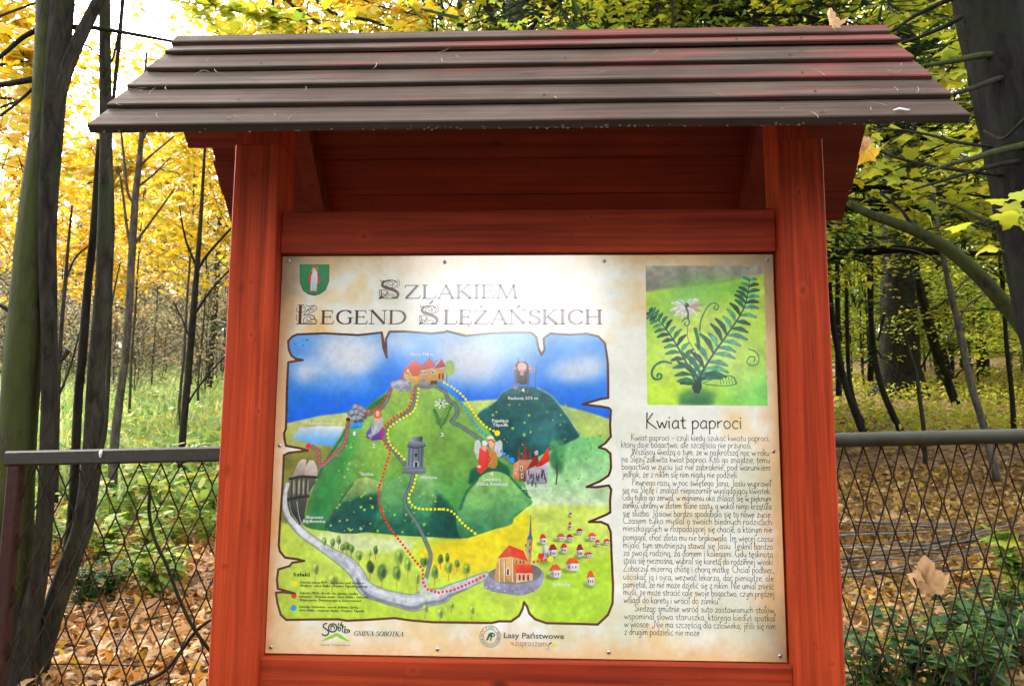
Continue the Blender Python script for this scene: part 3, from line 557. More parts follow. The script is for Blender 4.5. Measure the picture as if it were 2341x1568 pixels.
    dotted(PB('E', 375,540, 480,600, 560,650), C(240, 226, 60)); dotted(PB('C', 115,603, 205,655, 310,750, 400,900, 500,1010, 590,1062), YEL); dotted(PB('C', 68,610, 180,690, 280,800, 380,960, 460,1060, 510,1100), BLU); dotted(PB('C', 655,1250, 740,1310), BLU)
    dotted(PB('E', 890,788, 1000,768), RED); dotted(PB('E', 880,712, 950,730), YEL)
    for fr, x, y, r, c in (('B',390,1203,6.5,RED),('C',615,1078,6.5,YEL),('C',753,1332,6.5,BLU),('E',952,737,6.5,RED),('E',1038,762,6.5,YEL),('D',235,988,6.5,YEL),('D',228,1092,6.2,RED),('D',223,1200,6.5,BLU)):
        fill(ring(PB(fr, x, y)[0], r), c, tex=.04)
    CLIP = None
    stroke(np.vstack([out, out[:1]]), 5.0, C(84, 34, 24), sm=False)
    for a, b, c in (((1090,128),(1137,365),'B'),((1033,340),(1012,290),'C')): stroke(PB(c, *a, *b), 5.5, C(84, 34, 24), sm=False)
    # coat of arms: green shield with a robed figure
    sh = PB('A', 220,130, 410,130, 408,240, 385,295, 350,320, 313,330, 275,322, 240,298, 220,250)
    fill(smooth(sh[3:], 3), C(20, 130, 70)); fill(sh, C(20, 134, 72), C(14, 118, 62), tex=.06); stroke(np.vstack([sh, sh[:1]]), 1.6, C(12, 84, 50), sm=False)
    fill(PB('A', 268,245, 285,175, 313,155, 340,180, 350,245, 330,250, 326,190, 300,190, 292,250), C(206, 40, 44)); fill(PB('A', 285,300, 292,200, 313,170, 335,200, 328,300), C(238, 236, 240), C(206, 206, 216))
    blob(PB('A', 314, 160)[0], 7.5, 8.5, C(216, 176, 80), soft=.15); blob(PB('A', 314, 158)[0], 5.5, 7, C(170, 60, 40), soft=.15); blob(PB('A', 314, 163)[0], 4, 5, C(240, 206, 184), soft=.15); blob(PB('A', 316, 185)[0], 6, 6, C(240, 238, 238), soft=.2)
    for x in (290, 320): blob(PB('A', x, 308)[0], 3, 2.5, C(170, 70, 40), soft=.2)
    stroke(PB('A', 320,205, 300,290), .8, C(150, 150, 170), .8, sm=False)
    # fern painting
    pic = PB('F', 290,178, 1266,178, 1298,1335, 302,1326)
    m, box = pmask(topx(pic)); CLIP = np.zeros((CH, CW), np.float32); CLIP[box[1]:box[3], box[0]:box[2]] = m
    fill(pic, C(196, 226, 84), C(170, 220, 70), tex=.14); fill(PB('F', 250,120, 1300,120, 1300,240, 1150,265, 900,325, 600,350, 420,370, 250,400), C(180, 178, 160), C(130, 122, 118), soft=4, tex=.2)
    for x, y, rx, ry, c, a in ((900,360,90,24,C(120,200,70),.8),(620,480,60,40,C(90,180,70),.8),(700,700,90,70,C(232,236,110),.8),(450,1000,60,60,C(226,240,130),.8),(1180,1250,80,36,C(90,204,80),.9),(620,1230,60,40,C(200,236,90),.8),
                               (1100,700,70,60,C(210,236,110),.7),(330,700,30,60,C(170,214,70),.7),(1000,1100,50,40,C(214,240,130),.8),(420,1200,60,40,C(206,232,70),.7)):
        blob(PB('F', x, y)[0], rx, ry, c, a, soft=1.4, rough=.2)
    fill(PB('F', 560,1240, 680,1190, 760,1190, 880,1250, 830,1330, 560,1330), C(60, 130, 84), soft=9, alpha=.8); blob(PB('F', 720, 1300)[0], 34, 10, C(50, 104, 74), .7, soft=1)
    da, db, dc = C(14, 62, 60), C(24, 92, 78), C(86, 160, 120)
    def frond(stem, n, L0, L1, w, sgn, cols):
        S = smooth(stem, 10); stroke(S, np.linspace(6, 1.5, len(S)), da, sm=False)
        for k in range(n):
            t = .14 + .84*k/(n - 1); i = min(int(t*(len(S) - 1)), len(S) - 2); p = S[i]; d = S[i+1] - S[i]; d = d/np.hypot(*d); q = np.array([-d[1], d[0]])
            for s in (-1, 1):
                L = (L0*(1 - t) + L1*t)*VM*(.85 + .3*prng.random()); e = p + (q*s*.93 + d*.38)*L; mid = (p + e)/2 + d*L*.10
                stroke(np.array([p, mid, e]), [w*(.35), w*(1.25 - .5*t), w*.45], cols[int(prng.random()*len(cols))], .92, tex=.3)
        stroke(S, np.linspace(4.5, 1.2, len(S)), C(20, 76, 80), sm=False)
    frond(PB('F', 720,1200, 700,1130, 600,930, 500,760, 400,630, 320,560), 15, 46, 12, 10.5, 1, (da, db, C(40, 116, 80), C(70, 148, 110)))
    frond(PB('F', 715,1210, 740,1090, 840,920, 960,750, 1080,570, 1130,430, 1150,270), 17, 66, 15, 12, 1, (da, db, dc, C(70, 140, 124), C(18, 74, 66)))
    fill(PB('F', 670,1180, 700,1120, 745,1100, 755,1180, 730,1235, 690,1225), da)
    for pts, w in ((('F', 735,720, 750,620, 800,520, 850,485, 890,505, 880,540, 855,530, 865,508), 3), (('F', 500,980, 430,970, 370,1000, 340,1060, 360,1110, 410,1110, 420,1080, 395,1070, 385,1090), 5), (('F', 1140,865, 1200,890, 1225,940, 1210,990, 1160,1000, 1125,970, 1150,930, 1190,935, 1185,970), 2.4),
                   (('F', 590,640, 620,610, 650,630, 640,670, 610,665, 620,645), 3), (('F', 635,680, 640,780, 690,870, 735,960), 1.6), (('F', 700,700, 720,780, 730,860), 8), (('F', 760,1150, 850,1110, 920,1090, 1000,1090, 1040,1150, 960,1170, 860,1165, 780,1155), 2)):
        stroke(PB(*pts), w, C(30, 108, 76), .92, tex=.3)
    for x in range(900, 1030, 24): stroke(PB('F', x,1095, x+14,1160), 1.4, C(24, 90, 70), .8, sm=False)
    for a, L, c in ((200,130,0),(165,140,0),(225,95,2),(320,120,0),(350,130,1),(20,120,1),(45,110,0),(80,90,0),(140,130,0),(110,110,0),(300,90,2)):
        a = math.radians(a); x, y = 630, 520; stroke(PB('F', x,y, x + .6*L*math.cos(a), y + .55*L*math.sin(a) - 8, x + L*math.cos(a), y + L*.8*math.sin(a)), [3, 11, 4], (C(238, 236, 226), C(196, 160, 140), C(176, 210, 190))[c], .95, tex=.15)
        stroke(PB('F', x,y, x + .6*L*math.cos(a), y + .55*L*math.sin(a), x + .9*L*math.cos(a), y + .74*L*math.sin(a)), .9, C(110, 84, 76), .7)
    stroke(PB('F', 630,490, 625,520, 640,560, 640,610), 4, C(44, 36, 40)); blob(PB('F', 632, 505)[0], 5, 5, C(30, 34, 36))
    CLIP = None
    # foot logos: green hill, ring emblem and leaf marks (their lettering is built as geometry)
    fill(PB('D', 470,1495, 500,1468, 560,1440, 600,1418, 640,1432, 690,1470, 722,1490, 680,1486, 640,1468, 605,1446, 560,1468, 510,1485), C(128, 206, 40))
    em = PB('E', 505, 1445)[0]; GE = C(118, 142, 130)
    for r, w in ((22.8, 1.2), (15.2, 1.2)): q = ring(em, r, 40); stroke(np.vstack([q, q[:1]]), w, GE, sm=False)
    q = ring(em, 19, 40)[22:39]; stroke(q, 3.0, C(150, 168, 158), .9, sm=False)
    fill(PB('E', 468,1478, 490,1420, 508,1408, 530,1408, 520,1440, 508,1478, 500,1478, 512,1440, 498,1450, 486,1478), C(24, 92, 84)); stroke(PB('E', 512,1420, 538,1418, 540,1438, 510,1444), 2.4, C(24, 92, 84)); stroke(PB('E', 520,1440, 508,1478), 2.4, C(24, 92, 84), sm=False)
    fill(smooth(PB('E', 680,1500, 700,1492, 716,1510, 705,1522), 4, True), C(240, 150, 60)); fill(smooth(PB('E', 1040,1525, 1060,1505, 1090,1518, 1070,1536), 4, True), C(196, 206, 30)); fill(PB('E', 1018,1515, 1030,1496, 1052,1490, 1040,1506), C(50, 60, 70))
    # stains and weathering of the print
    for k in range(60): blob((prng.uniform(0, PANEL_W), prng.uniform(0, PANEL_H)), prng.uniform(.3, .9), prng.uniform(.3, .8), C(90, 76, 60), .7)
    for k in range(7): x, y = prng.uniform(190, 400), prng.uniform(180, 260); blob(PB('B', x, y)[0], prng.uniform(.8, 2.2), prng.uniform(.6, 1.8), C(40, 34, 40), .9, rough=.4)
    lum = CAN.mean(-1, keepdims=True); CAN[:] = np.clip((lum + (CAN - lum)*1.14)*(1 + .05*(N3[..., None] - .5)), 0, 1)
    return CAN
# ================================================================ the information board
M_POST = wood('stained_post_wood', 'z', (.43, .044, .011), (.50, .060, .015), (.30, .028, .008), .6, .44, 1.0, spec=.14, marks=[(at(x_, y_, -.05), r_, 1.5) for x_, y_, r_ in ((1835, 664, .0095), (1826, 440, .006), (574, 765, .006), (591, 940, .0055), (1868, 1190, .003))])
M_BEAM = wood('stained_beam_wood', 'x', (.34, .034, .010), (.42, .050, .012), (.24, .022, .008), .6, .44, 1.0, spec=.18, marks=[(at(x_, y_, -.016), r_, 1.6) for x_, y_, r_ in ((832, 540, .009), (1352, 495, .005), (945, 1530, .008), (1600, 1545, .003))])
M_SOFFIT = wood('shaded_soffit_wood', 'x', (.15, .022, .007), (.20, .032, .008), (.10, .014, .006), .65, .3, .8)  # stain colour darkened to carry the shade under the roof
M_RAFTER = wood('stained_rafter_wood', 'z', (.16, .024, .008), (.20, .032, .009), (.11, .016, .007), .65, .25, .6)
M_ROOF = wood('weathered_roof_wood', 'x', (.072, .054, .042), (.112, .083, .065), (.082, .048, .041), .85, .4, .7, patch=((.165, .056, .048), 1.28, 1.40), gscale=60, spec=.05)
M_SCREW = plain('screw_steel', (.55, .55, .56), .28, 1.0, .1)
BOARD = empty('info_board', (0, 0, 0), 'red-brown timber information board with a lapped plank roof and printed map panel', 'information board')
def part(name, VF, m, parent=BOARD, smooth=False):
    return obj(name, mesh(name, VF[0], VF[1], m, smooth), parent)
part('post', prism(rect(-.714, -.602, -.05, .0765, .0025), -.1, 1.216 + Z0, 'z', 14, .0012, 1), M_POST)
part('post', prism(rect(.605, .7125, -.05, .0765, .0025), -.1, 1.216 + Z0, 'z', 14, .0012, 2), M_POST)
part('crossbeam', prism(rect(-.014, .032, .9505 + Z0, 1.057 + Z0, .003), -.6015, .6045, 'x', 12, .0008, 3), M_BEAM)
part('crossbeam', prism(rect(-.024, .032, -.155 + Z0, -.004 + Z0, .005), -.6015, .6045, 'x', 12, .0008, 4), M_BEAM)
for k in range(6):
    part('back_board', prism(rect(.007, .026, Z0 + .002 + k*.158, Z0 + .156 + k*.158, .002), -.6005, .6035, 'x', 1), M_BEAM)
RID = np.array([.0595, 1.5634 + Z0]); FU = np.array([-.6762, -.7367]); FN = np.array([-.7367, .6762])
RU = np.array([.7320, -.6813]); RN = np.array([.6813, .7320])
def fs(s, h): return tuple(RID + FU*s + FN*h)
def rs(s, h): return tuple(RID + RU*s + RN*h)
lips = [(.040, -.935, .924, .016), (.106, -.928, .930, .012), (.215, -.936, .927, .013), (.322, -.944, .933, .013), (.428, -.949, .939, .013), (.534, -.949, .940, .022)]
prev = -.004
for i, (s, xl, xr, th) in enumerate(lips):
    t = .013; top = max(prev - .025, -.004) if i else -.004
    hu = -t*(1 + .025/max(s - prev, .02))*.96 - .001 if i else -.002
    sec = [fs(top, hu), fs(s - .003, -.0008), fs(s, -.003), fs(s, -th + .002), fs(s - .002, -th), fs(s - .03, -max(th - .0, .013)), fs(top, hu - .0125)]
    VF = prism(sec, xl, xr, 'x', 26, .0007, 20 + i)
    part('roof_plank', VF, M_ROOF); prev = s
cuts = [.030, .133, .250, .367, .484, .585]
for i in range(5):
    a, b = cuts[i] + .0001, cuts[i+1] - .0001
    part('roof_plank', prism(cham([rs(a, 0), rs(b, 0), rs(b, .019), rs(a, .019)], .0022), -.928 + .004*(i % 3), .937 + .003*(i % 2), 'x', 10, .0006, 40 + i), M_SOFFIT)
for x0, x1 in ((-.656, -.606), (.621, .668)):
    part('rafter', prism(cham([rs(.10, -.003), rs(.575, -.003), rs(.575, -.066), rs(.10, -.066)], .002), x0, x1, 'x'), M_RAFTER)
for x0, x1 in ((-.7135, -.603), (.606, .677)):
    part('rafter', prism([(-.0495, 1.2175 + Z0), (.076, 1.2175 + Z0), (.076, 1.505 + Z0), (.058, 1.523 + Z0), (-.0495, 1.400 + Z0)], x0, x1, 'x'), M_POST)
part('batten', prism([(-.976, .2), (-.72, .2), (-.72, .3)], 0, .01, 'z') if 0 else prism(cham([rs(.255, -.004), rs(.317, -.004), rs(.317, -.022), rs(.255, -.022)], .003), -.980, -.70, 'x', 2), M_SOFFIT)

M_NAIL = plain('nail_head', (.03, .024, .02), .7, .4, .2)
NAIL = MB().add([(.0035*math.cos(a), .0035*math.sin(a), h) for h in (0, .0012) for a in np.linspace(0, 2*np.pi, 8, endpoint=False)], [(j, (j + 1) % 8, 8 + (j + 1) % 8, 8 + j) for j in range(8)] + [tuple(range(8, 16))]).mesh('nail', M_NAIL)
for s, x in ((.085, .53), (.085, .69), (.19, -.655), (.19, .64), (.30, -.64), (.30, .645), (.405, -.65), (.405, .65), (.51, -.64), (.51, .64), (.19, .1), (.405, .05)):
    y, z = fs(s, -.001); o = obj('nail', NAIL, BOARD); o.location = (x, y, z); o.rotation_euler = (math.atan2(-FU[1], -FU[0]), 0, 0)

lich = MB(); lr = np.random.default_rng(3); M_LICHEN = plain('grey_lichen', (.20, .19, .16), .95, 0, .3, 300, .1)
for i in range(95):
    x = lr.uniform(-.92, .90) if i < 60 else lr.normal(.1, .35); r_ = lr.uniform(.0012, .0036); hh = -.0215 + abs(lr.normal(0, .004)); c0 = np.array([x, *fs(.5344, hh)])
    if abs(x) > .92: continue
    a = np.linspace(0, 2*np.pi, 7, endpoint=False); rr_ = r_*lr.uniform(.6, 1.2, 7)
    ring_ = [c0 + np.array([rr_[j]*math.cos(a[j]), *(FN*rr_[j]*.8*math.sin(a[j]))]) for j in range(7)]
    lich.add(ring_ + [c0 + np.array([0, *(FU*.0012)])], [(j, (j + 1) % 7, 7) for j in range(7)])
lo_ = part('lichen', (np.vstack(lich.V), lich.F), M_LICHEN); lo_['kind'] = 'stuff'

# ---- the printed panel
paint_panel()
img = bpy.data.images.new('panel_print', CW, CH, alpha=False)
buf = np.ones((CH, CW, 4), np.float32); buf[..., :3] = CAN[::-1]
img.pixels.foreach_set(buf.ravel()); img.update(); img.pack()
m, t, b, new, ln = mat('printed_panel')
ti = new('ShaderNodeTexImage'); ti.image = img; ti.extension = 'EXTEND'
ln(ti.outputs[0], b.inputs['Base Color']); b.inputs['Roughness'].default_value = .5; b.inputs['Specular IOR Level'].default_value = .2; b.inputs['Coat Weight'].default_value = 1; b.inputs['Coat IOR'].default_value = 2.15; b.inputs['Coat Roughness'].default_value = .12
nn = noise(t, coords(t, (1, 1, 2.2)), 55, 3); n5 = noise(t, None, 9, 2)
ad = new('ShaderNodeMath'); ad.operation = 'MULTIPLY_ADD'; ad.inputs[1].default_value = 2.5; ln(n5.outputs[0], ad.inputs[0]); ln(nn.outputs[0], ad.inputs[2])
bump(t, ad.outputs[0], .12, .004, b)
M_PANEL = m
V, F = [], []
for y in (0.0, .004):
    for z in (0, PANEL_H):
        for x in (-.6, .6): V.append((x, y, z + Z0))
F = [(0, 1, 3, 2), (4, 6, 7, 5), (0, 4, 5, 1), (2, 3, 7, 6), (0, 2, 6, 4), (1, 5, 7, 3)]
me = mesh('sign_panel', V, F, M_PANEL); uv = me.uv_layers.new(name='print')
for lp in me.loops:
    x, y, z = me.vertices[lp.vertex_index].co; uv.data[lp.index].uv = ((x + .6)/PANEL_W, (z - Z0)/PANEL_H)
PANEL = obj('sign_panel', me, BOARD)

# ---- lettering, built as thin printed shapes on the panel face
def ink(name, c, rough=.5):
    m = plain(name, c, rough, 0, .06, 200, .2); b = m.node_tree.nodes['Principled BSDF']       # printed under the same gloss film
    b.inputs['Coat Weight'].default_value = 1; b.inputs['Coat IOR'].default_value = 2.15; b.inputs['Coat Roughness'].default_value = .12; return m
INK_TITLE, INK_TEXT, INK_WHITE = ink('title_ink', (.105, .024, .028)), ink('text_ink', (.030, .026, .022)), ink('white_ink', (.86, .87, .88))
INK_BLACK, INK_GREY, INK_GREEN, INK_BROWN = ink('black_ink', (.018, .02, .012)), ink('slate_ink', (.055, .10, .10)), ink('green_ink', (.028, .085, .055)), ink('brown_ink', (.22, .19, .15))
LAY = [-.0005]
def sheet(name, polys, m):
    """flat printed shape: list of (n x 2 panel metres, faces)"""
    q = MB(); LAY[0] = -.0005 - .00004*(len(PANEL.children) % 6)
    for P, F in polys:
        P = np.asarray(P); q.add(np.stack([P[:, 0] - .6, np.full(len(P), LAY[0]), P[:, 1] + Z0], 1), F)
    return obj(name, q.mesh(name, m), PANEL)
def ribbon(P, wd):
    P = np.asarray(P, float); n = len(P)
    W = np.full(n, float(wd)) if np.isscalar(wd) else np.asarray(wd, float)
    T = np.gradient(P, axis=0); T /= np.hypot(T[:, 0], T[:, 1])[:, None] + 1e-12
    N = np.stack([-T[:, 1], T[:, 0]], 1)*W[:, None]*.5
    return np.vstack([P + N, P - N]), [(i, n + i, n + i + 1, i + 1) for i in range(n - 1)]
def g(s): return [(p[0] == '!', np.array([[float(v) for v in q.split(',')] for q in p.lstrip('!').split()])) for p in s.split(';')]
HAND = {'a': ('8,9 4,10 1,6 1,2 4,0 8,3;8,10 8,1 9.5,0', 11), 'b': ('1,19 1,0;1,7 4,10 8,8 8,3 5,0 1,1', 10.5), 'c': ('8,9 4,10 1,6 1,3 4,0 8,1', 9.3), 'd': ('8,19 8,0;8,8 4,10 1,6 1,3 4,0 8,2', 10.8),
 'e': ('1,5 8,6.5 7,9.5 4,10 1,6 1,3 4,0 8,1.5', 10), 'g': ('8,9 4,10 1,6 1,3 4,1 8,3;8,10 8,-4 5,-8 1,-6', 10.8), 'h': ('1,19 1,0;1,6 4,10 7,9 8,6 8,0', 10.5), 'i': ('1.5,10 1.5,1 2.5,0;1.3,13 2.6,14.8', 5),
 'j': ('3,10 3,-5 0,-8;2.8,13 4.1,14.8', 6), 'k': ('1,19 1,0;!7,10 1.5,4.5 8.5,0', 9.6), 'l': ('1.5,19 1.5,1 2.5,0', 5), 'm': ('1,10 1,0;1,6 4,10 6.5,8 6.5,0;6.5,6 9.5,10 12,8 12,0', 15), 'n': ('1,10 1,0;1,6 4,10 7,9 8,6 8,0', 10.5),
 'o': ('5,10 1.5,8 1,3.5 4,0 8,2 8.5,7 5,10', 10.8), 'p': ('1,10 1,-8;1,7 4,10 8,8 8,3 5,0 1,1', 10.5), 'r': ('1,10 1,0;1,6 4,9.5 7,9.5', 8), 's': ('7.5,9 4.5,10 1.5,8 4,5.5 7,3 5,0 1,.8', 9), 't': ('3,15 3,2 5,0 7,.6;0,10 7,10.3', 8),
 'u': ('1,10 1,3 4,0 8,3;8,10 8,0', 10.5), 'w': ('!0,10 3.5,0 6.5,8 9.5,0 13,10', 14), 'y': ('1,10 1,4 4,1 8,4;8,10 8,-4 5,-8 1,-6', 10.5), 'z': ('!1,10 8,10 1,0 8.5,0', 10),
 'K': ('1.5,21 1,-1;!9,20 1.5,9 14,-1', 14), 'W': ('!0,20 4,0 8,16 13,0 18,20', 19), 'S': ('11,18 7,20 3,16 6,11 10,6 7,0 1,1.5', 12.5), 'P': ('2,20 2,0;2,19 8,19.5 10,15 7,10.5 2,10', 11.5), 'J': ('6,20 6,2 3,-4 -1,-4', 9.5),
 'G': ('14,17 9,20 2,15 1,7 6,0 13,2;!13,2 13,8 9,8', 15.5), 'C': ('14,17 9,20 2,15 1,7 6,0 14,2', 15), 'I': ('2.5,20 2.5,0;0,20 5,20;0,0 5,0', 7), 'T': ('5,20 5,0;0,19.5 11,20', 11), 'Z': ('!1,20 12,20 0,0 13,0', 14), 'N': ('1,0 2,20;!2,20 12,0 13,20', 15),
 '.': ('1,0 1.4,1.2', 4), ',': ('1.6,1.2 .6,-3', 4.5), ':': ('1,1 1.4,2.2;1,8 1.4,9', 4.5), '-': ('1,6 9,6.6', 11), '„': ('1.6,1.2 .6,-3;4.6,1.2 3.6,-3', 7), '”': ('1,20 1.8,16;4,20 4.8,16', 7), ' ': ('', 6.2)}
def hand_glyph(ch):
    base, extra = ch, ''
    for k, (b0, e0) in {'ą': ('a', '8.5,0 7,-2.5 8.5,-4.5 10.5,-3.5'), 'ę': ('e', '5,0 3.6,-2.5 5,-4.5 7,-3.5'), 'ć': ('c', '4,12.5 6,15'), 'ś': ('s', '4,12.5 6,15'), 'ń': ('n', '4,12.5 6,15'), 'ó': ('o', '4.5,12.5 6.5,15'),
                        'ż': ('z', '4.6,12.6 5,13.8'), 'ź': ('z', '4,12.5 6,15'), 'ł': ('l', '2.5,15 5.5,19'), 'Ś': ('S', '6,22.5 9,25')}.items():
        if ch == k: base, extra = b0, e0
    s, adv = HAND[base]
    return (s + (';' + extra if extra else '')), adv
def hand(name, text, x0, x1, zb, unit, wd, m, jit=0.0, shear=0.0):
    """handwritten line from panel x0, fitted to end at x1, baseline zb; unit = metres per glyph unit"""
    tot = sum(hand_glyph(c)[1] for c in text); ux = (x1 - x0)/tot if x1 else unit
    polys = []; x = 0
    for c in text:
        s, adv = hand_glyph(c)
        if s:
            for sharp, P in g(s):
                Q = P if sharp or len(P) < 3 else catmull(P, 4)
                if sharp:                                    # keep corners: one ribbon per leg
                    legs = [Q[i:i+2] for i in range(len(Q) - 1)]
                else: legs = [Q]
                for L in legs:
                    R = np.stack([x0 + (x + L[:, 0] + shear*L[:, 1])*ux, zb + L[:, 1]*unit], 1)
                    k = np.linspace(1.12, .85, len(R)) if jit else 1.0
                    polys.append(ribbon(R, wd*k))
        x += adv
    return sheet(name, polys, m)
SER = {'Z': ('t .5,9.6 7.6,9.6;T 7.0,9.6 .9,.4;t .5,.35 8,.35;t .55,9.7 .3,7.6;t 8,.2 8.5,2.3', 9.3), 'L': ('T 1.6,0 1.6,10;t .2,9.8 3.2,9.8;t .2,.25 7,.25;t 7,.2 7.5,2.6', 8.3),
 'A': ('t .9,0 4.8,10;T 4.5,10 8.5,0;t 2.2,3.4 7,3.4;t -.3,.2 2.2,.2;t 6.9,.2 10,.2', 9.9), 'K': ('T 1.6,0 1.6,10;t .2,9.8 3.2,9.8;t .2,.2 3.2,.2;t 2,4.4 7,9.8;T 3.2,5.5 8.2,.2;t 5.6,9.8 8.4,9.8;t 6.6,.2 9.8,.2', 9.6),
 'I': ('T 1.6,0 1.6,10;t .2,9.8 3.2,9.8;t .2,.2 3.2,.2', 3.9), 'E': ('T 1.6,0 1.6,10;t .2,9.7 6.4,9.7;t 2,5.2 5.4,5.2;t .2,.3 6.8,.3;t 6.3,9.8 6.5,7.7;t 5.4,6.3 5.4,4.1;t 6.8,.2 7.3,2.4', 8),
 'M': ('t 1.4,0 2.3,10;T 2.1,10 5.9,.3;t 5.9,.3 9.6,10;T 9.4,10 10.6,0;t .1,.2 2.8,.2;t 9.2,.2 12,.2;t .8,9.8 2.6,9.8;t 9,9.8 11,9.8', 12.5), 'G': ('c 8.3,8.2 6.6,9.7 4.3,9.7 1.9,8 1.2,5 2,2 4.4,.3 6.8,.4 8.4,1.4;T 8.1,.9 8.1,4.6;t 6.6,4.6 9.6,4.6;t 8.3,9.8 8.4,7.3', 10),
 'C': ('c 8.3,8.2 6.6,9.7 4.3,9.7 1.9,8 1.2,5 2,2 4.4,.3 6.8,.4 8.6,1.9;t 8.3,9.8 8.4,7.3', 9.6), 'N': ('t 1.5,0 1.5,10;T 1.5,10 8.4,.2;t 8.4,0 8.4,10;t .1,.2 3,.2;t 6.9,9.8 9.9,9.8;t .1,9.8 1.8,9.8', 10.4),
 'D': ('T 1.6,0 1.6,10;c 1.6,9.7 4.6,9.7 7.6,8.6 9,5.2 7.8,1.8 4.8,.3 1.6,.3;t .2,9.8 2,9.8;t .2,.2 2,.2', 10.4), 'S': ('c 6.1,8.2 5,9.6 3.4,9.8 1.7,8.9 1.5,7.2 3.2,5.8 5.2,4.6 6.4,2.9 5.8,1 4,.2 2.2,.5 .9,1.9;t 6.2,9.8 6.2,7.6;t .8,.2 .8,2.6', 7.6),
 'H': ('T 1.6,0 1.6,10;T 8,0 8,10;t 1.6,5.2 8,5.2;t .2,9.8 3.2,9.8;t .2,.2 3.2,.2;t 6.6,9.8 9.5,9.8;t 6.6,.2 9.5,.2', 10.2), 'O': ('c 4.9,9.8 2.2,8.6 1.2,5 2.2,1.5 4.9,.2 7.8,1.5 8.8,5 7.8,8.6 4.9,9.8', 10.2),
 'B': ('T 1.6,0 1.6,10;c 1.6,9.7 4.4,9.7 6,8.3 5.6,6.2 3.6,5.3 2,5.3;c 2,5.3 5,5.2 6.8,3.4 6.2,1.2 4,.3 1.6,.3;t .2,9.8 2,9.8;t .2,.2 2,.2', 8), 'T': ('T 4.3,0 4.3,10;t .3,9.7 8.3,9.7;t 2.8,.2 5.8,.2;t .4,9.8 .2,7.8;t 8.2,9.8 8.4,7.8', 8.8), ' ': ('', 4)}
ACC = {'Ż': ('Z', 'd 4.4,12.2'), 'Ń': ('N', 't 4.4,11.2 6.2,13.2;t 4.5,11.2 6.5,13.2'), 'Ę': ('E', 't 5.4,.2 5.2,-1.4;t 5.2,-1.4 6.6,-1.6'), 'Ó': ('O', 't 4.6,11 6.2,12.8')}
def serif(name, text, x0, x1, zb, h, m, thick=1.75, thin=.58, shear=0.0, own=None):
    items = []; x = 0
    for c in text:
        b0, ex = ACC.get(c, (c, '')); s, adv = SER[b0]; items.append((x, s + (';' + ex if ex else ''))); x += adv
    ux = (x1 - x0)/x; uz = h/10; polys = []
    for x, s in items:
        for st in [q for q in s.split(';') if q]:
            k, *pts = st.split(); P = np.array([[float(v) for v in q.split(',')] for q in pts])
            if k == 'd': a = np.linspace(0, 2*np.pi, 12, endpoint=False); Q = P[0] + np.stack([.8*np.cos(a), .8*np.sin(a)], 1); polys.append((np.stack([x0 + (x + Q[:, 0])*ux, zb + Q[:, 1]*uz], 1), [tuple(range(12))])); continue
            if k == 'c': P = catmull(P, 5)
            R = np.stack([x0 + (x + P[:, 0] + shear*P[:, 1])*ux, zb + P[:, 1]*uz], 1)
            if k == 'c':
                T = np.gradient(P, axis=0); T /= np.hypot(T[:, 0], T[:, 1])[:, None]; W = thin + (thick*1.05 - thin)*np.abs(T[:, 1])**1.3
            else: W = thick if k == 'T' else thin
            polys.append(ribbon(R, np.asarray(W)*uz))
    if own is not None: own += polys; return
    return sheet(name, polys, m)
FONT = []
def sans(name, text, x0, x1, zb, cap, m, bold=.0, shear=0.0):
    """block lettering from the built-in interface font, fitted between panel x0 and x1"""
    cu = bpy.data.curves.new(name, 'FONT'); cu.body = text; cu.size = 1; cu.offset = bold; cu.resolution_u = 2; cu.fill_mode = 'FRONT'
    o = bpy.data.objects.new(name, cu); scene.collection.objects.link(o); bpy.context.view_layer.update()
    me = bpy.data.meshes.new_from_object(o.evaluated_get(bpy.context.evaluated_depsgraph_get())); bpy.data.objects.remove(o); bpy.data.curves.remove(cu)
    n = len(me.vertices); co = np.zeros(n*3); me.vertices.foreach_get('co', co); co = co.reshape(-1, 3)
    F = [tuple(p.vertices) for p in me.polygons]; bpy.data.meshes.remove(me)
    s = cap/.727; w0 = co[:, 0].min(); sx = (x1 - x0)/(co[:, 0].max() - w0) if x1 else s
    P = np.stack([x0 + (co[:, 0] - w0)*sx + shear*co[:, 1]*s, zb + co[:, 1]*s], 1)
    return sheet(name, [(P, F)], m)
def pb(f, x, y): return PB(f, x, y)[0]
def span(fn, f, xa, xb, y, *a, **k):
    p, q = pb(f, xa, y), pb(f, xb, y); return p[0], q[0], (p[1] + q[1])/2
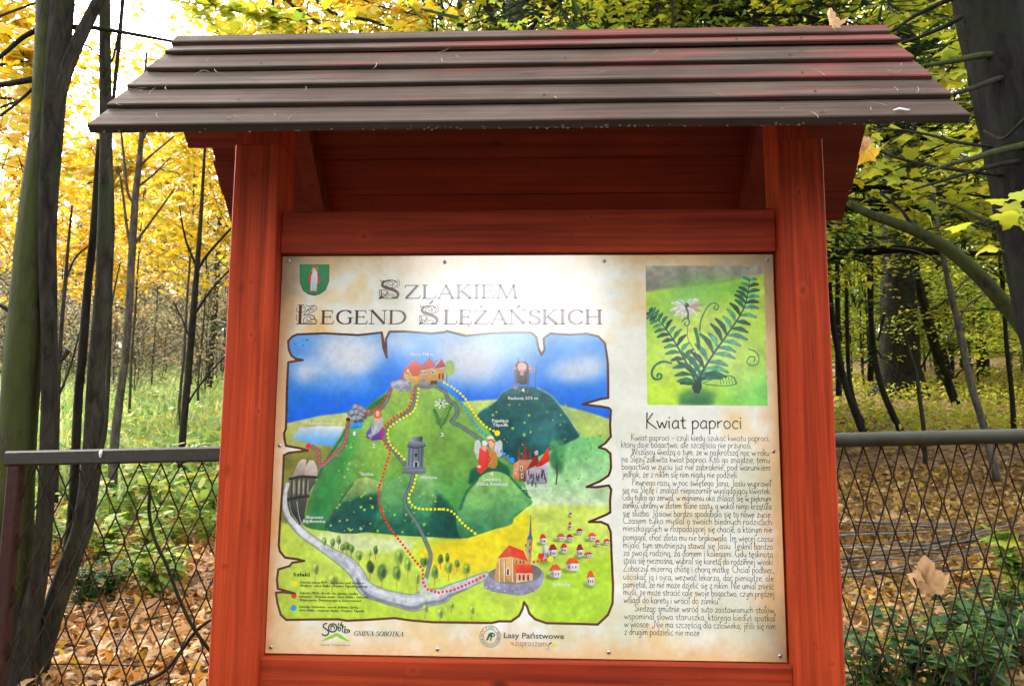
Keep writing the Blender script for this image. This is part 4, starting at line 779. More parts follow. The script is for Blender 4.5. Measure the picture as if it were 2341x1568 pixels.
# title, two lines with ornamental initials
x0, x1, zb = span(None, 'A', 905, 1660, 353); serif('title_lettering', 'ZLAKIEM', x0, x1, zb, .0345, INK_TITLE)
x0, x1, zb = span(None, 'A', 350, 926, 519); serif('title_lettering', 'EGEND', x0, x1, zb, .0345, INK_TITLE)
x0, x1, zb = span(None, 'A', 1160, 2212, 521); serif('title_lettering', 'LĘŻAŃSKICH', x0, x1, zb, .0355, INK_TITLE)
def initial(kind, xa, xb, yb, h, accent=False):
    x0, x1, zb = span(None, 'A', xa, xb, yb); u = h/10; polys = []
    def add(P, wd, k=5):
        P = np.array(P, float); P = catmull(P, k) if len(P) > 2 else P
        polys.append(ribbon(np.stack([x0 + P[:, 0]*(x1 - x0)/10, zb + P[:, 1]*u], 1), np.asarray(wd)*u if np.isscalar(wd) else np.interp(np.linspace(0, 1, len(P)), np.linspace(0, 1, len(wd)), wd)*u))
    if kind == 'S':
        add([(8.6, 8.6), (6, 9.7), (2.6, 9), (1.4, 7.2), (3.2, 5.8), (6.6, 4.7), (9, 3), (8.8, 1), (6.4, .2)], [.5, .5, 1.0, 1.3, 1.6, 1.6, 1.5, .9, .5])
        add([(8.6, 9.9), (9.6, 9), (9.7, 7), (8.2, 5.9), (5, 5.9), (3, 7.2)], .28); add([(3, 7.2), (4.5, 9), (6.2, 8.6), (6, 7), (4.6, 7.4), (4.8, 8.2)], .28); add([(6.4, 6.4), (7.4, 8.6), (8.8, 8.2), (8.6, 7), (7.4, 6.8)], .28)
        add([(.6, 9.9), (1, 8.8), (2.2, 9.6)], .4); add([(.3, 4.6), (.2, 2.6), (1.2, .6), (4, .1), (9.4, .2)], .35); add([(.3, 4.6), (3, 4.5), (4.2, 3), (3.4, 1.6), (1.8, 1.8), (2, 3)], .28)
        add([(4, .6), (5.4, 2.2), (7.2, 1.8), (7, .9), (5.8, 1)], .28); add([(3, .5), (3.4, 2.6), (4.6, 3.8)], .24); add([(3.2, 1.6), (2.4, 2.4)], .3); add([(3.6, 2.6), (4.6, 2.4)], .3)
        add([(0, .1), (2.2, 1.0)], .9); add([(1.0, 4.4), (1.2, 2), (.6, .4)], .5)
    else:
        add([(2, 0), (2, 10)], 1.5); add([(.6, 9.9), (3.6, 9.9)], .4); add([(.5, .2), (9.6, .2)], .5); add([(9.4, .2), (9.8, 1.6), (9, 2.6), (7, 2.4)], .5)
        add([(.4, 9), (.2, 7.4), (1, 6.2), (3.4, 6.2), (4.4, 7.6), (3.8, 9), (3, 8.4)], .28); add([(4, 5.2), (6, 8), (8.8, 9.4), (9.6, 8), (8, 6.4), (5.4, 5.4)], .3); add([(5.4, 6.4), (5.8, 7.8), (6.4, 6.6), (6.9, 8.2), (7.6, 7.2), (8.2, 8.6)], .26)
        add([(.3, 4.8), (.2, 3), (1, 1.6)], .3); add([(3.4, 4.8), (6, 4.9), (8.6, 4), (9, 2.8)], .45); add([(3.6, 1), (4, 3.2), (6, 3.9), (7.2, 2.8), (6.2, 1.6), (5, 2.2), (5.6, 2.9)], .3); add([(3.4, .6), (5.6, 1), (8, 1.2)], .28); add([(4.2, 9.8), (6, 9.4), (8.6, 9.8)], .3)
    if accent: add([(5.2, 10.6), (7, 12.4)], .8)
    sheet('title_initial', polys, INK_TITLE)
initial('S', 738, 875, 352, .0475); initial('L', 188, 328, 519, .048); initial('S', 1000, 1130, 521, .0475, True)
# story column
x0, x1, zb = span(None, 'G', 415, 1560, 296); hand('story_heading', 'Kwiat paproci', x0, x1, zb, .00178, .0028, INK_TEXT, 1)
story = [('G',240,1875,437,'Kwiat paproci - czyli kiedy szukać kwiatu paproci,'),('G',122,1665,520,'który daje bogactwo, ale szczęścia nie przynosi.'),('G',250,1870,606,'Wszyscy wiedzą o tym, że w najkrótszą noc w roku'),
 ('G',125,1875,692,'na Ślęży zakwita kwiat paproci. Kto go znajdzie, temu'),('G',128,1880,780,'bogactwa w życiu już nie zabraknie, pod warunkiem'),('G',135,1500,870,'jednak, że z nikim się nim nigdy nie podzieli.'),('G',250,1890,968,'Pewnego razu, w noc świętego Jana, Jasiu wyprawił'),
 ('G',135,1890,1055,'się na Ślężę i znalazł niepozornie wyglądający kwiatek.'),('G',137,1890,1143,'Gdy tylko go zerwał, w mgnieniu oka znalazł się w pięknym'),('G',137,1893,1235,'zamku, ubrany w złotem tkane szaty, a wokół niego krzątała'),('G',140,1895,1330,'się służba. Jasiowi bardzo spodobało się to nowe życie.'),
 ('G',143,1898,1418,'Czasem tylko myślał o swoich biednych rodzicach'),('G',145,1898,1508,'mieszkających w rozpadającej się chacie, a którym nie'),('H',132,1740,178,'pomagał, choć złota mu nie brakowało. Im więcej czasu'),('H',132,1740,262,'mijało, tym smutniejszy stawał się Jasiu. Tęsknił bardzo'),
 ('H',133,1742,346,'za swoją rodziną, za domem i kolegami. Gdy tęsknota'),('H',133,1755,428,'stała się nieznośna, wybrał się karetą do rodzinnej wioski.'),('H',135,1757,515,'Zobaczył mizerną chatę i chorą matkę. Chciał podbiec,'),('H',133,1750,603,'uściskać ją i ojca, wezwać lekarza, dać pieniądze, ale'),
 ('H',133,1755,688,'pamiętał, że nie może dzielić się z nikim. Nie umiał znieść'),('H',133,1757,770,'myśli, że może stracić całe swoje bogactwo, czym prędzej'),('H',137,1165,855,'wsiadł do karety i wrócił do zamku.'),('H',248,1770,945,'Siedząc smutnie wsród suto zastawionych stołów,'),
 ('H',140,1770,1030,'wspominał słowa staruszka, którego kiedyś spotkał'),('H',142,1770,1115,'w wiosce: „Nie ma szczęścia dla człowieka, jeśli się nim'),('H',142,990,1198,'z drugim podzielić nie może”.')]
for fr, xa, xb, y, s in story:
    x0, x1, zb = span(None, fr, xa, xb, y); hand('story_line', s, x0, x1, pb(fr, xa, y)[1], .00082, .00092, INK_TEXT)
# place names on the map
for fr, xa, xb, y, cap, s in (('B',1360,1582,346,.0062,'Ślęża 718 m'),('B',390,622,999,.0062,'Sulistrowice'),('B',815,838,1102,.0098,'1'),('B',993,1027,1219,.0105,'2'),('B',1646,1676,1113,.0098,'3'),('C',842,876,692,.0098,'4'),('C',720,1000,762,.0072,'Radunia 573 m'),
        ('C',567,723,976,.0078,'Przełęcz'),('C',571,719,1015,.0074,'Tąpadła'),('C',541,579,1483,.0105,'4'),('C',470,652,1530,.0075,'Gozdnica'),('E',388,663,118,.0078,'(Góra Anielska)'),('B',1455,1612,1512,.0072,'Wieżyca'),('B',886,1006,1481,.0072,'Stolna'),
        ('D',335,489,413,.0074,'Skansen'),('D',312,508,448,.0074,'Będkowice'),('E',784,1051,152,.0078,'Sobótka Górka'),('E',1057,1208,1000,.0074,'Sobótka')):
    x0, x1, zb = span(None, fr, xa, xb, y); sans('map_label', s, x0, x1, zb, cap, INK_WHITE, .015)
x0, x1, zb = span(None, 'D', 222, 369, 920); sans('legend_heading', 'Szlaki', x0, x1, zb, .0082, INK_BLACK, .02)
for xa, xb, y, s in ((282,862,986,'Sobótka (stacja PKP) - Schronisko pod Wieżycą -'),(282,878,1015,'Wieżyca - Góra Ślęża - Przełęcz Tąpadła (parking)'),(276,797,1080,'Sobótka (PKS) - źródło św. Jakuba - rzeźby'),(274,888,1111,'kamienne - Husyckie Skałki - Góra Ślęża - Ośrodek'),
        (274,822,1142,'Wypoczynku Świątecznego w Sulistrowicach'),(272,813,1201,'Sobótka Zachodnia - zamek Sobótka Górka -'),(270,848,1232,'Góra Ślęża - rezerwat Skalna - Przełęcz Tąpadła')):
    x0, x1, zb = span(None, 'D', xa, xb, y); sans('legend_line', s, x0, x1, zb, .0052, INK_BLACK, .012, .2)
# logos along the foot
x0, x1, zb = span(None, 'D', 752, 1196, 1446); serif('logo_lettering', 'GMINA SOBÓTKA', x0, x1, zb, .0108, INK_GREEN, 1.7, .5, .28)
x0, x1, zb = span(None, 'D', 465, 725, 1533); sans('logo_lettering', 'Legenda. Tradycja. Natura.', x0, x1, zb, .0042, INK_BROWN)
x0, x1, zb = span(None, 'E', 625, 1155, 1461); sans('logo_lettering', 'Lasy Państwowe', x0, x1, zb, .0128, INK_GREY, .014)
x0, x1, zb = span(None, 'E', 722, 1028, 1528); hand('logo_lettering', 'zapraszamy', x0, x1, zb, .00078, .0010, INK_BROWN)
polys = []
for k, s in enumerate(('522,1336 500,1340 488,1356 494,1374 518,1390 534,1410 528,1432 506,1442 486,1438 476,1426', '570,1340 548,1346 534,1370 540,1396 564,1410 592,1404 606,1382 602,1356 586,1342 570,1340', '556,1390 556,1366 570,1358 584,1366 584,1390', '552,1374 568,1354 588,1372',
        '622,1332 618,1372 622,1402', '620,1384 632,1370 642,1384 634,1402 622,1398', '640,1334 650,1342 648,1356 638,1352 640,1338', '646,1330 652,1322', '662,1344 656,1404 664,1414', '650,1366 670,1368', '682,1358 672,1424', '698,1386 676,1400 694,1424', '716,1392 704,1392 700,1408 712,1414 718,1398 718,1390 720,1412')):
    P = catmull(PB('D', *[float(v) for q in s.split() for v in q.split(',')]), 4); polys.append(ribbon(P, .0034 if k < 2 else .0024))
sheet('logo_lettering', polys, INK_GREEN)
em = pb('E', 505, 1445); word = 'LASY PAŃSTWOWE'
for i, ch in enumerate(word):
    if ch == ' ': continue
    o = sans('emblem_letter', ch, 0, None, 0, .0050, INK_GREY, .01)
    a = math.radians(196 - i*(212/(len(word) - 1))); n = len(o.data.vertices); r = .0173
    cx, cz = em[0] - .6 + r*math.cos(a), em[1] + Z0 + r*math.sin(a); rot = a - math.pi/2
    for v in o.data.vertices:
        x, z = v.co.x + .6 - .0018, v.co.z - Z0
        v.co.x = cx + x*math.cos(rot) - z*math.sin(rot); v.co.z = cz + x*math.sin(rot) + z*math.cos(rot)
# cross-head screws
q = MB(); hd = []
for k, (r, h) in enumerate(((.0046, 0), (.0046, .0006), (.0036, .0018), (.0018, .0026))):
    hd += [(r*math.cos(a), -h, r*math.sin(a)) for a in np.linspace(0, 2*np.pi, 14, endpoint=False)]
F = [(k*14 + j, k*14 + (j + 1) % 14, (k + 1)*14 + (j + 1) % 14, (k + 1)*14 + j) for k in range(3) for j in range(14)] + [tuple(range(42, 56))]
q.add(hd, F); SCREW = q.mesh('screw', M_SCREW, True)
M_SLOT = plain('screw_recess', (.05, .05, .05), .6, .6)
sl = MB()
for a, c in ((.0019, .0005), (.0005, .0019)):
    sl.add([(-a, -.0027, -c), (a, -.0027, -c), (a, -.0027, c), (-a, -.0027, c), (-a, -.0020, -c), (a, -.0020, -c), (a, -.0020, c), (-a, -.0020, c)], [(0, 1, 2, 3), (0, 4, 5, 1), (1, 5, 6, 2), (2, 6, 7, 3), (3, 7, 4, 0)])
SLOT = sl.mesh('screw_recess', M_SLOT)
SCREW.materials.append(M_SLOT)
sv = np.array([v.co for v in SLOT.vertices]); sf = [tuple(p.vertices) for p in SLOT.polygons]
full = MB().add(hd, F).add(sv, sf); SCREW = full.mesh('screw', M_SCREW, True); SCREW.materials.append(M_SLOT)
for p in SCREW.polygons:
    if p.index >= len(F): p.material_index = 1
for x, y in ((663, 596), (1020, 599), (1385, 597), (1754, 595), (640, 1018), (1768, 1030), (618, 1481), (1001, 1484), (1393, 1489), (1783, 1496)):
    P = PB('V', x, y)[0]; o = obj('screw', SCREW, PANEL); o.location = (P[0] - .6, -.0006, P[1] + Z0); o.rotation_euler = (0, x*.37, 0)
# ================================================================ leaves
def leafshape(kind):
    if kind == 'maple':
        R = [(.14, -.03), (.33, -.10), (.32, .06), (.50, .16), (.60, .38), (.42, .43), (.33, .56), (.19, .60), (.21, .77)]
        out = [(0, 0)] + R + [(0, 1)] + [(-x, y) for x, y in R[::-1]]
        P = [(0, .30, .06)] + [(x, y, -.30*x*x - .10*(y - .3)**2) for x, y in out]
        n = len(out); return np.array(P), np.array([(0, 1 + i, 1 + (i + 1) % n) for i in range(n)])
    if kind == 'maple12':
        R = [(.32, -.10), (.30, .10), (.58, .34), (.34, .48), (.20, .70)]
        out = [(0, 0)] + R + [(0, 1)] + [(-x, y) for x, y in R[::-1]]
        P = [(0, .30, .06)] + [(x, y, -.30*x*x - .10*(y - .3)**2) for x, y in out]; n = len(out)
        return np.array(P), np.array([(0, 1 + i, 1 + (i + 1) % n) for i in range(n)])
    if kind == 'oval':
        P = [(0, 0, 0), (.24, .28, .05), (.26, .6, .05), (0, 1, -.05), (-.26, .6, .05), (-.24, .28, .05), (0, .5, -.02)]
        return np.array(P), np.array([(6, 0, 1), (6, 1, 2), (6, 2, 3), (6, 3, 4), (6, 4, 5), (6, 5, 0)])
    if kind == 'rag':                                        # lobed blade reduced to six triangles
        P = [(0, .35, .05), (0, 0, 0), (.5, .12, -.06), (.22, .5, -.02), (.12, 1, -.06), (-.2, .55, -.02), (-.5, .2, -.06)]
        return np.array(P), np.array([(0, 1, 2), (0, 2, 3), (0, 3, 4), (0, 4, 5), (0, 5, 6), (0, 6, 1)])
    if kind == 'fold':
        return np.array([(0, 0, 0), (.32, .45, .08), (0, 1, 0), (-.32, .45, .08)]), np.array([(0, 1, 2), (0, 2, 3)])
    if kind == 'needle':
        return np.array([(-.05, 0, 0), (.05, 0, 0), (.03, 1, -.1), (-.03, 1, -.1)]), np.array([(0, 1, 2), (0, 2, 3)])
def leaves(P, up, tip, size, kind, seed=0, tilt=.5):
    """P n x 3 places; up n x 3 rough blade normals; tip n x 3 rough pointing directions; size n"""
    r = np.random.default_rng(seed); n = len(P); S, F = leafshape(kind)
    N = up + r.normal(0, tilt, (n, 3)); N /= np.linalg.norm(N, axis=1)[:, None]
    T = tip + r.normal(0, .35, (n, 3)); T -= (T*N).sum(1)[:, None]*N; T /= np.linalg.norm(T, axis=1)[:, None] + 1e-9
    B = np.cross(T, N); bend = r.normal(1, .9, (n, 1)); asp = r.uniform(.8, 1.15, (n, 1))
    s = np.asarray(size)[:, None, None]
    V = P[:, None, :] + s*(B[:, None, :]*(S[None, :, 0:1]*asp[:, None]) + T[:, None, :]*S[None, :, 1:2] + N[:, None, :]*(S[None, :, 2:3]*bend[:, None]))
    FF = (F[None] + (np.arange(n)*len(S))[:, None, None]).reshape(-1, F.shape[1])
    return V.reshape(-1, 3), FF
Y3 = dict(
 gold=[(0, (.66, .36, .014)), (.25, (.70, .46, .025)), (.55, (.66, .50, .04)), (.75, (.50, .46, .04)), (.94, (.62, .28, .015)), (1, (.30, .36, .03))],
 amber=[(0, (.58, .26, .012)), (.3, (.68, .40, .02)), (.7, (.70, .46, .03)), (.9, (.42, .38, .04)), (1, (.40, .12, .02))],
 lime=[(0, (.38, .42, .03)), (.35, (.52, .50, .035)), (.6, (.28, .40, .035)), (.85, (.66, .52, .035)), (1, (.15, .28, .03))],
 green=[(0, (.13, .24, .028)), (.4, (.21, .32, .036)), (.75, (.36, .38, .035)), (1, (.08, .16, .025))],
 olive=[(0, (.22, .21, .15)), (.3, (.30, .28, .20)), (.5, (.22, .20, .15)), (.62, (.60, .36, .05)), (.74, (.34, .36, .08)), (.86, (.26, .24, .18)), (1, (.56, .26, .04))],
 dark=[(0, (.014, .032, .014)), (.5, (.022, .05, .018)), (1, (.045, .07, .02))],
 litter=[(0, (.22, .10, .03)), (.18, (.52, .34, .17)), (.36, (.46, .18, .025)), (.52, (.58, .42, .24)), (.66, (.54, .27, .03)), (.78, (.14, .065, .03)), (.86, (.40, .15, .02)), (.95, (.62, .40, .035)), (1, (.26, .09, .02))],
 darklitter=[(0, (0.126, 0.065, 0.024)), (.3, (0.237, 0.130, 0.042)), (.55, (0.285, 0.167, 0.035)), (.75, (0.190, 0.084, 0.022)), (.9, (0.316, 0.212, 0.091)), (1, (0.095, 0.054, 0.022))],
 midlitter=[(0, (.16, .085, .03)), (.2, (.44, .29, .11)), (.36, (.30, .15, .035)), (.52, (.54, .39, .19)), (.66, (.46, .29, .035)), (.78, (.10, .055, .025)), (.9, (.52, .35, .03)), (1, (.24, .10, .02))],
 herb=[(0, (0.120, 0.240, 0.042)), (.4, (0.216, 0.360, 0.060)), (.7, (0.360, 0.456, 0.072)), (.9, (0.552, 0.504, 0.060)), (1, (0.072, 0.156, 0.036))],
 nettle=[(0, (.030, .075, .030)), (.45, (.05, .11, .045)), (.8, (.09, .17, .055)), (1, (.24, .32, .05))],
 grass=[(0, (0.175, 0.300, 0.078)), (.4, (0.275, 0.400, 0.117)), (.7, (0.375, 0.425, 0.169)), (1, (0.450, 0.425, 0.130))])
LM = {k: leafmat('leaf_' + k, v, .25 if 'litter' in k else .5, .6 if 'litter' in k else .5) for k, v in Y3.items()}
B_GREY = bark('grey_bark', (.007, .0062, .0045), (.044, .040, .028), (.022, .030, .009), .4, 12, 1.0)
B_MOSS = bark('mossy_bark', (.008, .008, .005), (.046, .047, .026), (.036, .046, .010), .8, 12, 1.0)
B_DARK = bark('dark_bark', (.006, .0052, .004), (.032, .028, .020), (.022, .030, .010), .35, 11, 1.0)
B_PALE = bark('pale_bark', (.028, .024, .019), (.105, .094, .076), (.04, .05, .02), .3, 14, 1.0)
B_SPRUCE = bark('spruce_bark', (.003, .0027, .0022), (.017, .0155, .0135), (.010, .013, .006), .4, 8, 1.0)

B_TWIG = bark('dead_twig_bark', (.10, .085, .066), (.24, .21, .17), None)
# ================================================================ ground
def flerp(a, b, n, p=1.0): t = np.linspace(0, 1, n); return a + (b - a)*t**p
gx = np.concatenate([-flerp(60, 4, 40, .6)[:-1], np.linspace(-4, 4, 120)[1:-1] if 0 else np.linspace(-4, 4, 121), flerp(4, 60, 40, 1.6)[1:]])
gx = np.unique(np.round(np.concatenate([-(4 + 76*np.linspace(0, 1, 40)**1.6), np.linspace(-4, 4, 81), 4 + 76*np.linspace(0, 1, 40)**1.6]), 4))
gy = np.unique(np.round(np.concatenate([-(2 + 28*np.linspace(0, 1, 16)**1.5), np.linspace(-2, 8, 90), 8 + 112*np.linspace(0, 1, 70)**1.7]), 4))
XX, YY = np.meshgrid(gx, gy); ZZ = ground(XX, YY)
nx, ny = len(gx), len(gy); ii = (np.arange(ny - 1)[:, None]*nx + np.arange(nx - 1)[None]).ravel()
m, t, b, new, ln = mat('forest_floor')
pos = coords(t); vo = new('ShaderNodeTexVoronoi'); vo.inputs['Scale'].default_value = 13; vo.inputs['Randomness'].default_value = 1
wv = noise(t, pos, 6, 3); wadd = mixc(t, .12, pos.outputs[0], wv.outputs['Color'], 'LINEAR_LIGHT'); ln(wadd, vo.inputs['Vector'])
sep = new('ShaderNodeSeparateColor'); ln(vo.outputs['Color'], sep.inputs[0])
lit = ramp(t, [(0, (.09, .05, .025)), (.25, (.22, .12, .05)), (.45, (.30, .19, .09)), (.62, (.26, .11, .03)), (.8, (.36, .25, .14)), (1, (.15, .08, .035))]); ln(sep.outputs[0], lit.inputs[0])
soil = mixc(t, mrange(t, vo.outputs['Distance'], .45, .75, 0, .8), lit.outputs[0], (.035, .022, .014))
gn = noise(t, pos, .55, 4, .3); gf = noise(t, pos, 11, 4)
gcol = ramp(t, [(0, (.10, .15, .04)), (.5, (.17, .24, .06)), (1, (.27, .28, .10))]); ln(gf.outputs[0], gcol.inputs[0])
sx = new('ShaderNodeSeparateXYZ'); ln(pos.outputs[0], sx.inputs[0])
def madd(a, k, c):
    q = new('ShaderNodeMath'); q.operation = 'MULTIPLY_ADD'; q.inputs[1].default_value = k; ln(a, q.inputs[0])
    if isinstance(c, (int, float)): q.inputs[2].default_value = c
    else: ln(c, q.inputs[2])
    return q.outputs[0]
mm = madd(gn.outputs[0], 5.0, madd(sx.outputs[1], .55, madd(sx.outputs[0], -.9, -10.0)))
dark_front = mixc(t, mrange(t, gf.outputs[0], .35, .7), (.030, .026, .022), (.062, .054, .046)); tm = madd(gn.outputs[0], 1.2, sx.outputs[1])  # unseen ground before the board, made dark to cut bounced light
ln(mixc(t, mrange(t, tm, 1.0, 1.5), dark_front, mixc(t, mrange(t, mm, -.4, 1.2), soil, gcol.outputs[0])), b.inputs['Base Color']); b.inputs['Roughness'].default_value = .9; b.inputs['Specular IOR Level'].default_value = .2
bump(t, vo.outputs['Distance'], .6, .03, b)
gme = mesh('ground', np.stack([XX, YY, ZZ], -1).reshape(-1, 3), np.stack([ii, ii + 1, ii + nx + 1, ii + nx], 1), m, True)
tag(obj('ground', gme), 'forest floor of fallen leaves rising away behind the fence', kind='structure')
def meadow(x, y): return 2.5 + .55*y - .9*x - 10 + 1.2*np.sin(x*.9 + y*.5) > .2

# ================================================================ fence
M_RUST = plain('rusty_wire', (.026, .015, .010), .9, 0, .4, 60, .08)
m, t, b, new, ln = mat('old_fence_paint'); n1 = noise(t, coords(t), 9, 5); n2 = noise(t, coords(t), 60, 3)
ln(mixc(t, mrange(t, n2.outputs[0], .5, .75, 0, .6), mixc(t, mrange(t, n1.outputs[0], .4, .62), (.022, .021, .014), (.020, .013, .009)), (.05, .047, .035)), b.inputs['Base Color']); b.inputs['Roughness'].default_value = .6; bump(t, n2.outputs[0], .3, .002, b)
M_RAIL = m
M_PIPE = plain('green_grey_pipe_paint', (.036, .038, .025), .6, 0, .3, 14, .3)
M_POSTF = plain('rust_red_paint', (.040, .015, .012), .75, 0, .3, 40, .2); M_WHITE = plain('white_spatter', (.75, .75, .72), .6, 0, .05)
FY = 1.0
def rail_z(x): return Z0 + .5215 + .0283*x          # top of the rail
def fence_panel(x0, x1, wdt, hgt, kind, label, post_xs):
    root = empty('fence_panel', ((x0 + x1)/2, FY, float(ground((x0 + x1)/2, FY))), label, 'fence', 'wire mesh fence panels behind the board')
    off = np.array(root.location)
    def p(name, VF, m, smooth=False): return obj(name, mesh(name, np.asarray(VF[0], float) - off, VF[1], m, smooth), root)
    if kind == 'box':
        S = np.array(rect(-.024, .024, -.054, 0, .007)); V = [(x, FY + a, rail_z(x) + c) for x in (x0, x1) for a, c in S]; n = len(S)
        p('rail', (V, [(i, (i + 1) % n, n + (i + 1) % n, n + i) for i in range(n)] + [tuple(range(n))[::-1], tuple(range(n, 2*n))]), M_RAIL)
    else:
        xs = np.linspace(x0, x1, 14); p('rail', tube(np.stack([xs, xs*0 + FY, [rail_z(x) - .026 for x in xs]], 1), .026, 14), M_PIPE, True)
    gb = lambda x: float(ground(x, FY)) + .04
    for x in post_xs: p('post', prism(rect(x - .022, x + .022, FY - .022, FY + .022, .004), gb(x) - .3, rail_z(x) - .0545, 'z'), M_POSTF)
    k = 0; x = x0 + wdt*.5 + .03
    jr = np.random.default_rng(int(abs(x0)*100) + 7)
    while x < x1 - wdt*.4:
        zt = rail_z(x) - .05; nz = int((zt - gb(x))/(hgt/2)); P = []
        for i in range(nz + 1):
            s = 1 if (i + k) % 2 else -1; z = zt - i*hgt/2; xx = x + s*(wdt/2 - .0012)
            lean = .002*math.sin(i*1.7 + k)
            P += [(xx + lean, FY + .004*s + jr.normal(0, .0012), z + hgt*.035), (xx + lean, FY + .004*s, z - hgt*.035)]
        P[0] = (P[0][0], P[0][1], zt + .012)
        p('wire', tube(np.array(P), .0029, 5, cap=False), M_RUST); x += wdt; k += 1
    return root, off
fl, offl = fence_panel(-1.905, -.012, .0383, .186, 'box', 'left fence panel of rusty diamond mesh ending in a rust-red post', (-1.872, -.04))
blob_ = tube(np.array([(-1.546, FY - .0265, rail_z(-1.546) - .002), (-1.548, FY - .0285, rail_z(-1.546) - .014), (-1.549, FY - .0265, rail_z(-1.546) - .030)]), [.002, .006, .003], 6)
obj('spatter', mesh('spatter', blob_[0] - offl, blob_[1], M_WHITE), fl)
fr, offr = fence_panel(.012, 3.3, .0325, .196, 'pipe', 'right fence panel of diamond mesh under a greenish pipe rail', (3.25,))

# ================================================================ near trees, from measured outlines
def vtube(pts, Y, k=5, sides=18, rough=.03, flute=.075, seed=0, dY=None):
    P = np.array([at(p[0], p[1], Y if dY is None else Y + dY*i/(len(pts) - 1)) for i, p in enumerate(pts)]); r = np.array([p[2]*.5*mpp(Y) for p in pts])
    Q = catmull(P, k); rr = np.interp(np.linspace(0, len(pts) - 1, len(Q)), np.arange(len(pts)), r)
    return tube(Q, rr, sides, rough, seed, True, flute)
def vtree(name, label, cat, base, bits, group=None):
    """bits: (part name, measured points (x, y, width), depth, bark, options)"""
    root = empty(name, tuple(at(base[0], base[1], base[2])), label, cat, group); off = np.array(root.location)
    for i, (pn, pts, Y, bm, *o) in enumerate(bits):
        kw = o[0] if o else {}
        if pn != 'trunk': kw = {'sides': 8, 'flute': .0, **kw}
        V, F = vtube(pts, Y, seed=i + int(base[0]), **kw); obj(pn, mesh(pn, V - off, F, bm, True), root)
    return root, off
YA = 2.25
A, offA = vtree('old_tree', 'mossy green twin-stemmed tree at the left edge with a forking limb', 'tree', (20, 1600, YA), [
    ('trunk', [(121, -140, 66), (116, 0, 66), (108, 150, 64), (99, 300, 62), (77, 525, 74), (56, 792, 80), (38, 1040, 82), (22, 1300, 92), (8, 1600, 108)], YA, B_MOSS),
    ('trunk', [(150, -140, 50), (144, 0, 54), (132, 150, 52), (120, 300, 50), (108, 525, 42), (113, 792, 36), (110, 1040, 38), (100, 1200, 38), (88, 1320, 38), (66, 1420, 48), (40, 1600, 66)], YA - .04, B_DARK),
    ('limb', [(112, 330, 30), (136, 205, 38), (166, 122, 34), (198, 55, 31), (236, -20, 27), (276, -110, 24)], YA - .045, B_GREY, {'sides': 12}),
    ('branch', [(90, 66, 14), (50, 88, 12), (0, 130, 11), (-60, 165, 9)], YA, B_DARK), ('branch', [(84, 180, 17), (30, 190, 15), (0, 195, 14), (-70, 206, 11)], YA, B_DARK),
    ('branch', [(84, 195, 8), (40, 235, 7), (0, 266, 6)], YA, B_DARK), ('branch', [(160, 62, 15), (220, 65, 12), (300, 78, 10), (392, 95, 8)], YA, B_DARK), ('branch', [(176, 96, 6), (205, 110, 4), (232, 133, 3)], YA, B_DARK),
    ('branch', [(20, 710, 10), (4, 700, 9), (-20, 690, 8)], YA, B_DARK)])
Bt, offB = vtree('slender_tree', 'dark slender tree leaning beside the mossy twin-stemmed tree', 'tree', (70, 1600, YA + .15), [
    ('trunk', [(236, -140, 26), (239, 0, 28), (241, 200, 29), (243, 344, 29), (243, 525, 38), (235, 700, 37), (222, 850, 39), (211, 1049, 43), (190, 1200, 45), (162, 1280, 47), (120, 1400, 50), (86, 1513, 54), (50, 1640, 62)], YA + .15, B_GREY),
    ('trunk', [(226, 320, 12), (214, 525, 17), (201, 650, 18), (190, 792, 20), (180, 900, 20), (173, 1040, 21), (165, 1180, 22), (150, 1290, 22)], YA + .2, B_DARK, {'sides': 12}),
    ('branch', [(250, 150, 6), (262, 120, 5), (280, 20, 8), (286, -60, 8)], YA + .2, B_DARK), ('branch', [(252, 300, 5), (264, 180, 10), (276, 60, 10), (282, -40, 9)], YA + .24, B_DARK)])
def sapling(label, trunk, Y, bm, branches, group='saplings behind the left fence panel', name='sapling', cat='sapling'):
    return vtree(name, label, cat, (trunk[-1][0], trunk[-1][1], Y), [('trunk', trunk, Y, bm, {'sides': 10})] + [('branch', q, Y, bm, {'sides': 5}) for q in branches], group)
